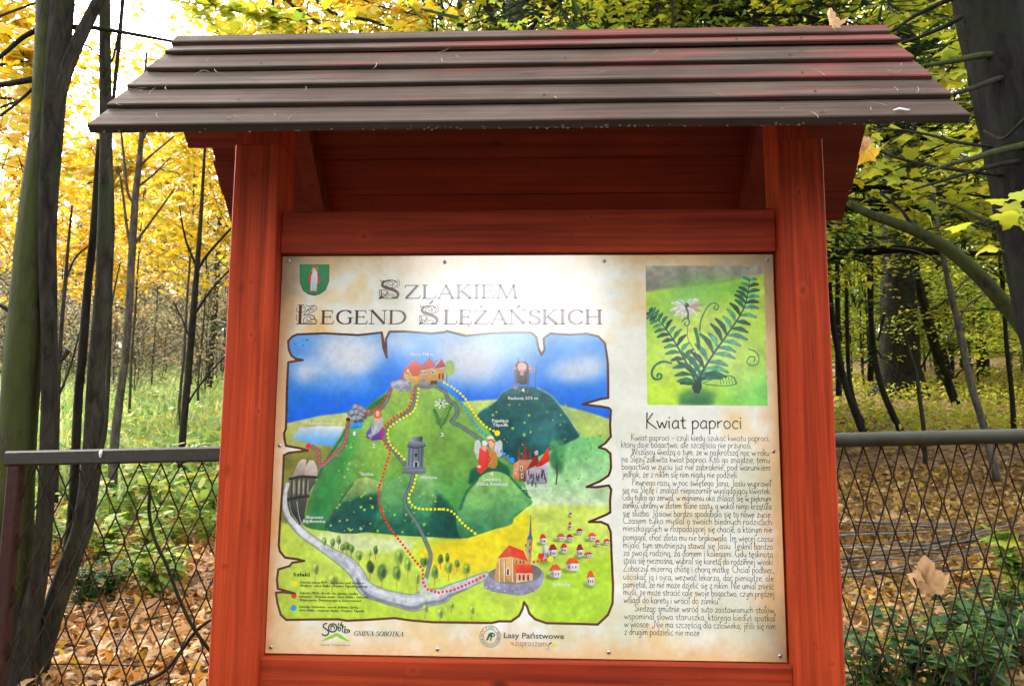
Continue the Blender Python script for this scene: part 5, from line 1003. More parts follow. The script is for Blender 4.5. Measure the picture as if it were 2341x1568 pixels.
SAP = [sapling('tall grey sapling with bare forks left of the red-brown post', [(335, 120, 6), (322, 330, 12), (310, 450, 16), (303, 560, 18), (296, 680, 18), (288, 800, 18), (275, 900, 19), (262, 1010, 21), (252, 1180, 24)], 6.2, B_PALE,
    [[(308, 470, 8), (292, 440, 7), (283, 360, 6), (276, 290, 5)], [(306, 560, 8), (335, 520, 6), (372, 470, 5), (400, 430, 4)], [(303, 600, 8), (290, 520, 7), (280, 440, 6), (270, 380, 4)], [(322, 330, 7), (350, 270, 6), (395, 215, 4)], [(318, 380, 7), (352, 350, 5), (398, 312, 4)], [(312, 430, 6), (350, 400, 5), (390, 360, 3)]]),
 sapling('thin dark sapling with upward forks beside the red-brown post', [(474, 250, 4), (466, 380, 7), (459, 500, 10), (450, 620, 13), (440, 740, 16), (428, 880, 16), (418, 990, 16), (412, 1110, 17)], 6.6, B_DARK,
    [[(449, 620, 8), (480, 575, 7), (530, 520, 5)], [(447, 605, 7), (428, 560, 6), (418, 520, 5), (410, 470, 3)], [(444, 720, 7), (485, 660, 6), (532, 610, 5)], [(420, 940, 6), (450, 890, 5), (500, 830, 4), (530, 800, 3)], [(436, 780, 5), (416, 730, 4), (396, 690, 3)]]),
 sapling('thin grey stem close against the slender dark tree', [(256, 500, 6), (252, 700, 9), (248, 850, 10), (240, 980, 12), (230, 1030, 13), (226, 1060, 13)], 4.2, B_GREY, [[(252, 720, 5), (262, 660, 4), (275, 600, 3)]]),
 sapling('wavy bare sapling between the two dark leaning trees', [(165, 470, 5), (156, 560, 7), (150, 640, 9), (141, 740, 9), (135, 850, 9), (132, 960, 9), (128, 1150, 10)], 5.0, B_GREY, [[(150, 640, 6), (172, 590, 5), (205, 560, 4)], [(135, 830, 7), (150, 810, 12), (156, 800, 13)], [(136, 900, 6), (160, 840, 5), (182, 760, 4)]])]
# dead shoot leaning on the mesh, left
V, F = vtube([(343, 1120, 7), (341, 1171, 8), (354, 1234, 8), (381, 1291, 8), (404, 1354, 8), (437, 1426, 8), (476, 1482, 8), (520, 1540, 8)], 1.25, sides=7, flute=0)
o = obj('dead_shoot', mesh('dead_shoot', V, F, B_DARK, True)); tag(o, 'dark bent dead shoot standing behind the left wire mesh', 'twig')
V, F = vtube([(300, 1568, 10), (380, 1530, 9), (450, 1440, 8), (520, 1395, 6)], 1.5, sides=7, flute=0)
o = obj('fallen_branch', mesh('fallen_branch', V, F, B_DARK, True)); tag(o, 'crooked dark fallen branch low behind the left wire mesh', 'branch')

# big spruce at the right edge and the bowed stem in front of it
YS = 3.4
SPR, offS = vtree('spruce_tree', 'huge leaning grey spruce trunk at the right edge with dead branches', 'tree', (2530, 1350, YS), [
    ('trunk', [(2225, -200, 150), (2262, 0, 158), (2288, 100, 160), (2310, 210, 162), (2338, 330, 166), (2368, 480, 172), (2402, 620, 176), (2440, 780, 182), (2482, 1000, 196), (2530, 1350, 240)], YS, B_SPRUCE, {'sides': 28, 'flute': .04, 'rough': .03})] + [
    ('branch', q, YS - .10, bm, {'dY': d - .02}) for q, bm, d in (
     ([(2380, 318, 18), (2341, 332, 17), (2280, 346, 15), (2226, 362, 12), (2170, 376, 9), (2125, 392, 5)], B_MOSS, -.5), ([(2390, 352, 14), (2341, 366, 12), (2280, 378, 11), (2226, 392, 9), (2160, 412, 7), (2085, 434, 4)], B_DARK, -.3),
     ([(2290, 402, 9), (2200, 390, 8), (2143, 382, 8), (2060, 364, 7), (1990, 338, 6)], B_DARK, .2), ([(2270, 336, 8), (2190, 326, 8), (2130, 310, 7), (2060, 298, 6), (1995, 296, 4)], B_DARK, .3),
     ([(2300, 124, 18), (2240, 128, 16), (2190, 138, 14), (2110, 152, 9)], B_MOSS, -.2), ([(2320, 170, 15), (2270, 185, 13), (2230, 200, 12), (2180, 216, 8)], B_DARK, -.3), ([(2200, 38, 13), (2160, 60, 12), (2110, 82, 10), (2060, 100, 8)], B_DARK, .2),
     ([(2200, -10, 13), (2150, 8, 12), (2090, 38, 10), (2040, 72, 7)], B_DARK, .2), ([(2250, 300, 6), (2290, 318, 7), (2325, 290, 7), (2360, 255, 7)], B_DARK, -.4), ([(2160, 330, 4), (2120, 345, 4), (2095, 362, 3), (2080, 380, 2)], B_DARK, .2),
     ([(2300, 520, 10), (2240, 500, 8), (2180, 470, 6), (2120, 455, 4)], B_DARK, .5))])
BOW, offW = vtree('bowed_tree', 'mossy bowed stem arching in front of the dark forest right of the board', 'tree', (2500, 1400, 4.2), [
    ('trunk', [(1938, 464, 17), (1990, 491, 20), (2080, 523, 26), (2130, 548, 29), (2176, 576, 31), (2243, 636, 33), (2294, 693, 34), (2346, 758, 36), (2400, 860, 38), (2448, 1020, 42), (2490, 1240, 48), (2500, 1400, 54)], 4.2, B_MOSS),
    ('branch', [(2090, 526, 10), (2060, 480, 8), (2010, 440, 6)], 4.2, B_DARK), ('branch', [(2000, 496, 6), (1960, 480, 5), (1905, 462, 4)], 4.2, B_DARK)])
# trunks of the right-hand forest that can be told apart
RT = [('dark_trunk_tree', 'broad dark trunk with a flared root in the middle of the right forest', 17.0, B_DARK, [(2062, -60, 62), (2060, 300, 68), (2057, 560, 74), (2056, 740, 80), (2055, 830, 90), (2054, 885, 118), (2052, 925, 160)], {'sides': 20, 'flute': .08}),
 ('leaning_tree', 'dark leaning trunk just right of the broad trunk', 13.0, B_DARK, [(2088, 560, 14), (2098, 640, 18), (2120, 730, 22), (2140, 800, 22), (2162, 862, 19), (2186, 925, 19)], {}),
 ('leaning_tree', 'thin pale olive stem leaning down towards the right rail', 6.5, B_PALE, [(2128, 420, 9), (2156, 585, 12), (2173, 665, 14), (2196, 765, 16), (2220, 880, 16), (2252, 985, 16), (2280, 1100, 18)], {}),
 ('curved_tree', 'thin dark stem curving to the ground before the broad trunk', 10.0, B_DARK, [(1985, 560, 8), (1990, 700, 11), (1999, 809, 12), (2014, 880, 13), (2040, 945, 15), (2060, 985, 16)], {}),
 ('curved_tree', 'dark curved stem nearest the board on the right', 9.0, B_DARK, [(1894, 600, 8), (1902, 719, 12), (1917, 809, 13), (1935, 886, 14), (1962, 958, 17), (1978, 1000, 18)], {}),
 ('curved_tree', 'slim dark stem beside the curved stem near the board', 9.6, B_DARK, [(1934, 620, 6), (1937, 760, 9), (1941, 860, 10), (1956, 930, 11), (1974, 968, 12)], {}),
 ('straight_tree', 'straight grey stem between board and broad trunk', 12.0, B_GREY, [(1913, 520, 9), (1915, 700, 12), (1916, 830, 13), (1918, 905, 14)], {}),
 ('straight_tree', 'upright dark pole left of the broad trunk', 14.0, B_DARK, [(1986, 200, 10), (1990, 520, 11), (1991, 700, 12), (1990, 870, 14)], {}),
 ('thin_tree', 'whip-thin stem in front of the broad trunk root', 7.5, B_GREY, [(2060, 740, 5), (2078, 800, 7), (2094, 852, 8), (2104, 920, 9), (2112, 985, 10), (2116, 1060, 11)], {}),
 ('leaning_tree', 'stout black trunk behind the leaning stems on the right', 19.0, B_DARK, [(2110, 640, 26), (2134, 740, 28), (2150, 820, 32), (2166, 880, 40)], {}),
 ('straight_tree', 'dark trunk close to the right edge behind the bowed stem', 20.0, B_DARK, [(2232, 640, 20), (2243, 760, 22), (2250, 860, 26)], {}),
 ('grey_trunk_tree', 'thick grey trunk rising behind the ridge near the middle', 9.0, B_PALE, [(1186, -120, 44), (1180, 0, 47), (1178, 200, 50), (1174, 1000, 64), (1174, 1160, 70)], {'sides': 16}),
 ('grey_trunk_tree', 'slim grey trunk left of the thick trunk behind the ridge', 10.0, B_GREY, [(1000, -100, 13), (1005, 0, 14), (1012, 120, 15), (1020, 1000, 20), (1020, 1140, 22)], {}),
 ('grey_trunk_tree', 'straight slim trunk beside the thick trunk behind the ridge', 10.5, B_GREY, [(1050, -100, 14), (1052, 0, 16), (1053, 150, 17), (1056, 1000, 24), (1056, 1130, 26)], {}),
 ('grey_trunk_tree', 'slanting dark trunk touching the thick trunk above the ridge', 11.0, B_DARK, [(1095, -80, 15), (1107, 0, 16), (1130, 70, 18), (1150, 400, 22), (1155, 1120, 28)], {}),
 ('thin_tree', 'thin dark stem above the left half of the roof ridge', 8.0, B_DARK, [(626, -80, 6), (624, 0, 7), (622, 80, 8), (618, 600, 10), (616, 1190, 12)], {}),
 ('spruce_trunk_tree', 'reddish spruce trunk with shaggy twigs above the right half of the ridge', 12.0, bark('red_bark', (.05, .028, .018), (.15, .075, .04)), [(1395, -120, 26), (1393, 0, 28), (1390, 200, 32), (1388, 1090, 44)], {})]
for nm, lab, Y, bm, pts, kw in RT:
    vtree(nm, lab, 'tree', (pts[-1][0], pts[-1][1], Y), [('trunk', pts, Y, bm, {'sides': 12, **kw})] + ([('branch', [(pts[1][0] + s*8, pts[1][1] + 90*k + 20, 5), (pts[1][0] + s*60, pts[1][1] + 60*k - 10, 4), (pts[1][0] + s*130, pts[1][1] + 50*k - 20, 2)], Y, bm, {'sides': 5}) for k, s in enumerate((-1, 1, 1))] if nm in ('dark_trunk_tree', 'grey_trunk_tree', 'leaning_tree') else []),
          'trunks of the wood behind the fence')
# slanting bare branches seen over the ridge
for i, (q, Y) in enumerate((([(600, -60, 8), (660, 5, 8), (700, 35, 8), (745, 66, 8), (800, 120, 9)], 7.0), ([(680, -40, 8), (760, 30, 8), (840, 46, 8), (920, 75, 7), (1000, 130, 7)], 7.5), ([(925, -40, 9), (960, 20, 9), (985, 70, 9), (1010, 150, 10)], 8.0), ([(1120, -60, 8), (1150, 20, 8), (1180, 60, 7)], 9.0))):
    V, F = vtube(q, Y, sides=7, flute=0); o = obj('bare_branch', mesh('bare_branch', V, F, B_DARK, True))
    tag(o, ('long dark branch slanting over the ridge, leftmost of four', 'long dark branch slanting over the ridge, second from left', 'steep dark branch over the ridge beside the slim grey trunk', 'short dark branch crossing the thick grey trunk')[i], 'branch', 'slanting branches above the roof ridge')

# ================================================================ generated trees
def make_tree(seed, H, r0, c0, spread, nb, nleaf, lsize, kind, palette, bm, elev=(15, 45), droop=.0, tilt=.5, twigs=5, jit=.16, sides=7, curve=.25):
    g = np.random.default_rng(seed); q = MB(); A = []; T = []
    n = 9; z = np.linspace(0, H, n); bend = np.cumsum(g.normal(0, curve*H/60, (n, 2)), 0)
    P = np.stack([bend[:, 0], bend[:, 1], z], 1); P[0, 2] = -.4; rr = r0*(1 - .85*(z/H)**.9)
    q.add(*tube(catmull(P, 3), np.interp(np.linspace(0, n - 1, (n - 1)*3 + 1), np.arange(n), rr), sides, .02, seed, False))
    for k in range(nb):
        t = c0 + (1 - c0)*(k + g.random())/nb; i = min(t, .995)*(n - 1); b0 = np.array([np.interp(i, np.arange(n), P[:, a]) for a in range(3)])
        az = k*2.39996 + g.normal(0, .4); el = math.radians(g.uniform(*elev)); L = spread*(1 - .75*((t - c0)/(1 - c0))**1.3)*g.uniform(.6, 1.1)
        d = np.array([math.cos(az)*math.cos(el), math.sin(az)*math.cos(el), math.sin(el)])
        s = np.linspace(0, 1, 6)[:, None]; br = b0 + d*L*s + np.array([0, 0, -droop*L])*s**2 + np.cumsum(g.normal(0, .03*L, (6, 3)), 0)*s
        rb = np.interp(i, np.arange(n), rr)*.42; q.add(*tube(br, np.linspace(max(rb, .008), .004, 6), 4, cap=False))
        A.append(br[2:]); T.append(np.tile(d, (4, 1)))
        for w_ in range(twigs):
            u = g.uniform(.25, 1); p0 = np.array([np.interp(u*5, np.arange(6), br[:, a]) for a in range(3)])
            dd = d + g.normal(0, .75, 3); dd[2] = dd[2]*.5 - droop*.5; dd /= np.linalg.norm(dd); l2 = L*g.uniform(.2, .45)
            tw = p0 + dd*l2*np.linspace(0, 1, 4)[:, None] + np.array([0, 0, -droop*l2*.6])*np.linspace(0, 1, 4)[:, None]**2
            q.add(*tube(tw, np.linspace(.006, .002, 4), 3, cap=False)); A.append(tw[1:]); T.append(np.tile(dd, (3, 1)))
    trunk = q.mesh('trunk', bm, True); crown = None
    if nleaf:
        A = np.vstack(A); T = np.vstack(T); id_ = g.integers(0, len(A), nleaf)
        LP = A[id_] + g.normal(0, jit, (nleaf, 3))*np.array([1, 1, .55])*spread*.35
        up = np.tile([0, 0, 1.0], (nleaf, 1)); tip = T[id_] + np.array([0, 0, -.5])
        V, F = leaves(LP, up, tip, lsize*g.uniform(.6, 1.25, nleaf), kind, seed, tilt); crown = mesh('crown', V, F, LM[palette])
    return trunk, crown
PROTO = {
 'maple': [make_tree(s, 6.4, .032, .40, 1.9, 26, 1750, .13, 'rag', p, B_PALE, (20, 55), .05, .6) for s, p in ((1, 'gold'), (2, 'gold'), (3, 'amber'))],
 'tall_maple': [make_tree(s, 13, .13, .36, 3.6, 40, 7000, .14, 'rag', p, B_GREY, (20, 50), .1, .6, 6) for s, p in ((5, 'gold'), (6, 'lime'))],
 'beech': [make_tree(s, h, .035, .12, 2.3, 34, 5200, .085, 'fold', p, B_DARK, (5, 35), .08, .28, 6, .13) for s, h, p in ((8, 6.5, 'lime'), (9, 8.0, 'lime'), (10, 5.5, 'green'))],
 'forest_tree': [make_tree(s, 19, .22, .42, 4.6, 40, 8000, .19, 'fold', p, B_DARK, (10, 45), .1, .45, 6, .14, 9, .15) for s, p in ((12, 'green'), (13, 'green'))],
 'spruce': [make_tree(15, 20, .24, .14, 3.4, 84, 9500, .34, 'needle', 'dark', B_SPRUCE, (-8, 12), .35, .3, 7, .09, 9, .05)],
 'beech_high': [make_tree(s, 7.0, .05, .33, 2.3, 26, 4800, .080, 'rag', p, B_DARK, (5, 35), .10, .28, 6, .16) for s, p in ((30, 'lime'), (31, 'green'))],
 'thicket': [make_tree(s, 4.6, .03, .05, 1.9, 46, 1100, .085, 'fold', 'olive', B_PALE, (30, 75), .05, .8, 8, .2, 5, .5) for s in (18, 19)],
 'pole': [make_tree(21, 15, .09, .7, 1.6, 12, 500, .12, 'fold', 'lime', B_DARK, (20, 50), 0, .5, 4, .2, 7, .4)]}
CROWNED = {}
def plant(kind, k, x, y, s, rz, label, cat, group, name=None, lean=(0, 0)):
    tm, cm = PROTO[kind][k % len(PROTO[kind])]
    root = empty(name or kind + '_tree', (x, y, float(ground(x, y)) - .05), label, cat, group); root.rotation_euler = (lean[0], lean[1], rz); root.scale = (s, s, s)
    obj('trunk', tm, root)
    if cm is not None: obj('crown', cm, root)
    return root
def zone(vx, Y, far):
    a = 'behind the board' if vx < 1890 else 'between the board and the broad trunk' if vx < 2010 else 'around the broad trunk' if vx < 2110 else 'right of the broad trunk' if vx < 2345 else 'past the right picture edge'
    return ('nearest' if Y < far[0] else 'farther' if Y < far[1] else 'far deep') , a
def xat(vx, Y): return at(vx, 900, Y)[0]
# left: young maples in autumn yellow in front of and around the clearing
LEFT_MAPLES = [(410, 11.0, .92, 0, 'yellow young maple directly behind the bare grey sapling'), (520, 9.5, .95, 1, 'yellow young maple half hidden by the red-brown post'), (300, 13.5, .92, 0, 'golden young maple left of the bare grey sapling'),
 (190, 14.0, .90, 2, 'amber young maple seen between the dark leaning trees'), (40, 12.0, .95, 2, 'orange young maple left of the mossy tree'), (-60, 10.0, 1.1, 1, 'yellow young maple cut by the left picture edge'), (460, 16.0, 1.0, 1, 'pale yellow young maple deeper in the clearing'),
 (560, 13.0, 1.25, 0, 'taller yellow maple whose top shows left of the ridge'), (120, 18.0, 1.0, 2, 'small far amber maple behind the mossy tree'), (350, 20.0, .95, 1, 'far yellow maple above the meadow edge'), (10, 20.0, 1.05, 2, 'far rusty maple at the left edge'), (250, 24.0, .9, 2, 'farthest amber maple at the back of the meadow')]
for i, (vx, Y, s, k, lab) in enumerate(LEFT_MAPLES): plant('maple', k, xat(vx, Y), Y, s, i*1.9, lab, 'maple', 'young autumn maples on the left', 'maple_tree')
TALL = [(-200, 9.0, .95, 0, 'tall golden maple overhanging the top left corner'), (640, 12.0, 1.0, 0, 'tall yellow maple above the left part of the ridge'), (800, 14.0, 1.0, 0, 'tall golden maple behind the left half of the roof'), (930, 11.5, .95, 1, 'tall yellow-green maple behind the middle of the roof'),
 (1100, 15.0, 1.05, 0, 'tall yellow maple behind the thick grey trunk'), (480, 20.0, .8, 0, 'tall far yellow maple left of the roof'), (1270, 18.0, .9, 1, 'tall lime-green maple right of the thick grey trunk')]
for i, (vx, Y, s, k, lab) in enumerate(TALL): plant('tall_maple', k, xat(vx, Y), Y, s, i*1.3 + .5, lab, 'maple', 'tall maples behind the roof', 'maple_tree')
g = np.random.default_rng(77)
for i in range(34):
    Y = g.uniform(27, 36); vx = g.uniform(-120, 620); plant('thicket', i, xat(vx, Y), Y, g.uniform(.8, 1.35), g.uniform(0, 6.3), 'grey leafless bush in the thicket at the far side of the meadow', 'bush', 'bare bushes behind the meadow', 'bare_bush')
for i in range(16):
    Y = g.uniform(15, 25); vx = g.uniform(-60, 560); plant('thicket', i, xat(vx, Y), Y, g.uniform(.5, .8), g.uniform(0, 6.3), 'low thin bush with sparse autumn leaves standing in the meadow', 'bush', 'thin bushes in the meadow', 'bare_bush')
for i, (vx, Y) in enumerate(((452, 26), (474, 27), (486, 26.5), (500, 27), (512, 26), (524, 27.5))):
    plant('pole', 0, xat(vx, Y), Y, g.uniform(.36, .44), g.uniform(0, 6), 'thin dark trunk in the row at the meadow edge beside the red-brown post', 'tree', 'dark trunks at the meadow edge', 'young_tree')
for i in range(11):
    Y = g.uniform(7, 24); vx = g.uniform(-1900, -330); plant('maple', i, xat(vx, Y), Y, g.uniform(.9, 1.3), g.uniform(0, 6.3), 'autumn maple standing past the left picture edge', 'maple', 'maples past the left picture edge', 'maple_tree')
    Y = g.uniform(7, 24); vx = g.uniform(2560, 4300); plant('beech', i, xat(vx, Y), Y, g.uniform(.9, 1.3), g.uniform(0, 6.3), 'leafy beech standing past the right picture edge', 'beech', 'beeches past the right picture edge', 'beech_tree')
# right: dense beech understorey, tall forest, spruces
for i in range(80):
    Y = 5.5 + 24*(i/79)**.8; vx = g.uniform(1890, 2520) if i % 6 else g.uniform(1300, 1900)
    near = Y < 10.5
    if Y < 17.6 and 1840 < vx < 2300: vx = vx + 420 if vx > 2000 else vx - 330
    plant('beech_high' if near else 'beech', i, xat(vx, Y) + g.normal(0, .3), Y, g.uniform(.75, 1.15), g.uniform(0, 6.3), '%s %s beech %s' % (zone(vx, Y, (9, 15))[0], ('yellow-green', 'tall', 'green')[i % 3], zone(vx, Y, (9, 15))[1]), 'beech', 'young beeches of the right-hand wood', 'beech_tree')
for i in range(6):
    Y = g.uniform(18, 34); vx = g.uniform(1860, 2420); plant('pole', 0, xat(vx, Y), Y, g.uniform(.8, 1.2), g.uniform(0, 6.3), '%s thin dark trunk %s' % zone(vx, Y, (19, 26)), 'tree', 'thin trunks deep in the right-hand wood', 'young_tree', (g.normal(0, .05), g.normal(0, .07)))
for i in range(9):
    Y = g.uniform(10, 38); vx = g.uniform(2380, 3100) if i > 1 else g.uniform(1400, 1850)
    plant('forest_tree', i, xat(vx, Y), Y, g.uniform(.8, 1.15), g.uniform(0, 6.3), '%s tall %s canopy tree %s' % (zone(vx, Y, (15, 26))[0], ('green', 'yellow-green')[i % 2], zone(vx, Y, (15, 26))[1]), 'tree', 'tall trees of the right-hand wood', 'forest_tree')
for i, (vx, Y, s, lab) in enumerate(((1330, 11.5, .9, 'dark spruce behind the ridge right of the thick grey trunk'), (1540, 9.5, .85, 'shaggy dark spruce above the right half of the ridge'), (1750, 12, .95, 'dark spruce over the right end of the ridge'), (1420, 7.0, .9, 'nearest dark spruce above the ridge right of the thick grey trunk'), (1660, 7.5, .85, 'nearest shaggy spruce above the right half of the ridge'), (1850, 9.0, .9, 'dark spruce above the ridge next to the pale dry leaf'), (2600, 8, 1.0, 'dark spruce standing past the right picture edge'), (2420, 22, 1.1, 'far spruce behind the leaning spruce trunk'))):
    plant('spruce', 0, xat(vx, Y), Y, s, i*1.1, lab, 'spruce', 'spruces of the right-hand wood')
# boughs of nearer maples with leaves large enough to make out
def bough(label, pts, Y, n, size, pal, seed, spread=1.0, name='maple_bough'):
    r = np.random.default_rng(seed); P = np.array([at(x, y, Y) for x, y in pts]); Q = catmull(P, 6); root = empty(name, tuple(Q[0]), label, 'branch', 'leafy maple boughs'); off = Q[0]
    V, F = tube(Q - off, np.linspace(.014, .004, len(Q)), 6); obj('branch', mesh('branch', V, F, B_DARK, True), root)
    A = [Q[len(Q)//4:]]; q = MB()
    for k in range(14):
        i = r.integers(len(Q)//5, len(Q) - 1); d = r.normal(0, 1, 3)*np.array([1, .9, .35]); d /= np.linalg.norm(d); L = r.uniform(.25, .8)*spread
        tw = Q[i] + d*L*np.linspace(0, 1, 5)[:, None] + np.array([0, 0, -.12])*L*np.linspace(0, 1, 5)[:, None]**2; q.add(*tube(tw - off, np.linspace(.005, .002, 5), 4, cap=False)); A.append(tw[1:])
    obj('twig', q.mesh('twig', B_DARK), root); A = np.vstack(A); id_ = r.integers(0, len(A), n)
    LP = A[id_] - off + r.normal(0, .075, (n, 3)); V, F = leaves(LP, np.tile([0, -.35, 1.0], (n, 1)), np.concatenate([r.normal(0, 1, (n, 2)), np.full((n, 1), -.5)], 1), size*r.uniform(.65, 1.2, n), 'maple', seed, .4)
    obj('foliage', mesh('foliage', V, F, LM[pal]), root); return root
for i, (lab, pts, Y, n, size, pal, sp) in enumerate((('yellow-green maple bough beside the right roof corner', [(2420, 40), (2300, 60), (2200, 130), (2130, 200)], 4.6, 110, .14, 'lime', 1.0), ('maple bough with yellow leaves under the right eave', [(2420, 300), (2300, 310), (2150, 350), (2020, 400)], 4.4, 90, .13, 'lime', .9),
    ('sparse maple bough with pale leaves in front of the spruce trunk', [(2460, 420), (2400, 470), (2330, 500), (2260, 510)], 2.6, 16, .12, 'lime', .5), ('leafy maple bough above the bowed stem', [(2420, 420), (2280, 450), (2150, 440), (2020, 470)], 5.2, 150, .12, 'lime', 1.1),
    ('yellow maple bough over the left slope of the roof', [(330, -60), (430, -10), (560, 30), (700, 50)], 6.0, 170, .14, 'lime', 1.2), ('yellow maple bough in the top left corner', [(-80, 60), (-10, 60), (40, 110), (60, 200)], 5.0, 120, .15, 'gold', 1.0),
    ('golden maple bough above the middle of the ridge', [(760, -60), (830, 0), (930, 30), (1040, 50)], 6.5, 170, .14, 'gold', 1.2), ('dense green maple bough above the right end of the ridge', [(2200, -40), (2120, 20), (2050, 60), (1960, 70)], 6.0, 130, .14, 'lime', 1.0),
    ('orange maple bough left of the mossy trunk', [(-90, 260), (-30, 280), (30, 330), (60, 420)], 6.0, 140, .13, 'amber', 1.0), ('yellow maple bough over the white sky beside the slender tree', [(200, 420), (260, 400), (320, 380), (420, 400)], 8.0, 260, .14, 'gold', 1.3))):
    bough(lab, pts, Y, n, size, pal, 200 + i, sp)
# crowns of the near trees
for root, off, z, k, x, y, s in ((A, offA, 4.6, 0, -2.4, 2.3, .8), (Bt, offB, 4.9, 0, -1.9, 2.6, .7), (SPR, offS, 0, None, 0, 0, 0)):
    if k is None: continue
    o = obj('crown', PROTO['maple'][k][1], root); o.location = np.array([x, y, z - 1.5]) - off; o.scale = (s*1.5, s*1.5, s)
# far wood that reads as one mass
g = np.random.default_rng(5); n = 34000
X = g.uniform(-110, 110, n); X = np.where(g.random(n) < .55, X*.45, X); Yf = g.uniform(40, 52, n) - np.abs(X)*.22; top = np.where(X < -6, 9.5 + 2.5*np.sin(X*.5) + 1.5*np.sin(X*1.7), np.where(X < 2, 9 + (X + 6)*1.4, 22)); zf = ground(X, Yf) + top*g.random(n)**1.25
V, F = leaves(np.stack([X, Yf, zf], 1), g.normal(0, 1, (n, 3)), g.normal(0, 1, (n, 3)), g.uniform(.5, 1.3, n), 'rag', 3, .5)
lft = X < -5; k = len(leafshape('rag')[0]); kf = len(leafshape('rag')[1])
for nm, sel, pal, lab in (('far_wood', lft, 'olive', 'greyish bare wood closing the view behind the meadow'), ('far_wood', ~lft, 'lime', 'dense green wood closing the view on the right')):
    idx = np.where(sel)[0]; VV = V.reshape(n, k, 3)[idx].reshape(-1, 3); FF = (leafshape('rag')[1][None] + (np.arange(len(idx))*k)[:, None, None]).reshape(-1, 3)
    tag(obj(nm, mesh(nm, VV, FF, LM[pal])), lab, kind='stuff')

# unseen wood added behind the camera, height and gap shaped for shade and panel glare
g = np.random.default_rng(6); n = 11000; X = g.uniform(-34, 34, n); Yf = g.uniform(-17, -11, n); hgt = 8.2 + 1.5*np.sin(X*.7)
gap = (X > -2.9) & (X < 1.3); hgt = np.where(gap, 2.9 + .4*np.sin(X*3), hgt); zf = -.18 + hgt*g.random(n)**.8
V, F = leaves(np.stack([X, Yf, zf], 1), g.normal(0, 1, (n, 3)), g.normal(0, 1, (n, 3)), g.uniform(.5, 1.2, n), 'rag', 4, .5)
tag(obj('far_wood', mesh('far_wood', V, F, LM['dark'])), 'unseen wood added behind the camera to block low sky, with a glare gap', kind='stuff')

# ================================================================ ground cover
g = np.random.default_rng(8)
def litter(n, x0, x1, y0, y1, size, kind, pal, seed, lift=.035, tilt=.38):
    r = np.random.default_rng(seed); x = r.uniform(x0, x1, n); y = y0 + (y1 - y0)*r.random(n)**1.25
    keep = (~(meadow(x, y) & (y > 4)) | (r.random(n) < .08)) & (np.sin(x*5.1 + 2*np.sin(y*3.3)) + np.sin(y*6.7 - 2*np.sin(x*2.9)) < r.uniform(.2, 2.2, n)); x, y = x[keep], y[keep]; n = len(x)
    P = np.stack([x, y, ground(x, y) + r.random(n)*lift + .006], 1)
    return leaves(P, np.tile([0, 0, 1.0], (n, 1)), np.concatenate([r.normal(0, 1, (n, 2)), np.zeros((n, 1))], 1), size*r.uniform(.35, 1.25, n), kind, seed, tilt)
V, F = litter(36000, -6, 1.0, .7, 7, .070, 'rag', 'litter', 31, .06, .62)
tag(obj('leaf_litter', mesh('leaf_litter', V, F, LM['litter'])), 'pale orange and tan fallen maple leaves behind the left fence', kind='stuff')
V, F = litter(36000, .6, 7, .7, 8, .060, 'rag', 'darklitter', 32, .06, .62)
tag(obj('leaf_litter', mesh('leaf_litter', V, F, LM['midlitter'])), 'tan and brown fallen leaves behind the right fence', kind='stuff')
V, F = litter(34000, -12, 16, 6.5, 26, .10, 'fold', 'darklitter', 33)
tag(obj('leaf_litter', mesh('leaf_litter', V, F, LM['darklitter'])), 'brown fallen leaves covering the deeper wood floor', kind='stuff')
n = 70000; y = 7 + 29*g.random(n)**1.1; x = xat(600, 0)*0 + (g.uniform(-.75, -.10, n))*(y + 2); keep = meadow(x, y); x, y = x[keep], y[keep]; n = len(x)
P = np.stack([x, y, ground(x, y)], 1); tip = np.tile([0, 0, 1.0], (n, 1)) + g.normal(0, .25, (n, 3)); nrm = g.normal(0, 1, (n, 3))
V, F = leaves(P, nrm, tip*2.5, g.uniform(.18, .42, n)*(1 + .015*y), 'needle', 41, .2)
tag(obj('meadow_grass', mesh('meadow_grass', V, F, LM['grass'])), 'tall pale green grass of the clearing on the left', kind='stuff')
n = 17000; y = 5.2 + 20*g.random(n)**1.5; x = g.uniform(-.62, -.13, n)*(y + 2); keep = g.random(n) < .75; x, y = x[keep], y[keep]; n = len(x)
clump = np.sin(x*2.1 + y*1.3) + np.sin(x*1.1 - y*2.2) > -.3; x, y = x[clump], y[clump]; n = len(x)
P = np.stack([x, y, ground(x, y) + g.uniform(.02, .45, n)], 1)
V, F = leaves(P, np.tile([0, -.3, 1.0], (n, 1)), g.normal(0, 1, (n, 3)), g.uniform(.06, .13, n)*(1 + .03*y), 'oval', 43, .5)
tag(obj('undergrowth', mesh('undergrowth', V, F, LM['herb'])), 'leafy yellow-green herbs along the near side of the meadow', kind='stuff')
n = 7000; y = 9 + 14*g.random(n); x = g.uniform(.28, .62, n)*(y + 2); P = np.stack([x, y, ground(x, y) + g.uniform(.02, .4, n)], 1)
V, F = leaves(P, np.tile([0, -.2, 1.0], (n, 1)), g.normal(0, 1, (n, 3)), g.uniform(.06, .12, n), 'fold', 44, .5)
tag(obj('undergrowth', mesh('undergrowth', V, F, LM['lime'])), 'low yellow-green herbs on the floor of the right-hand wood', kind='stuff')
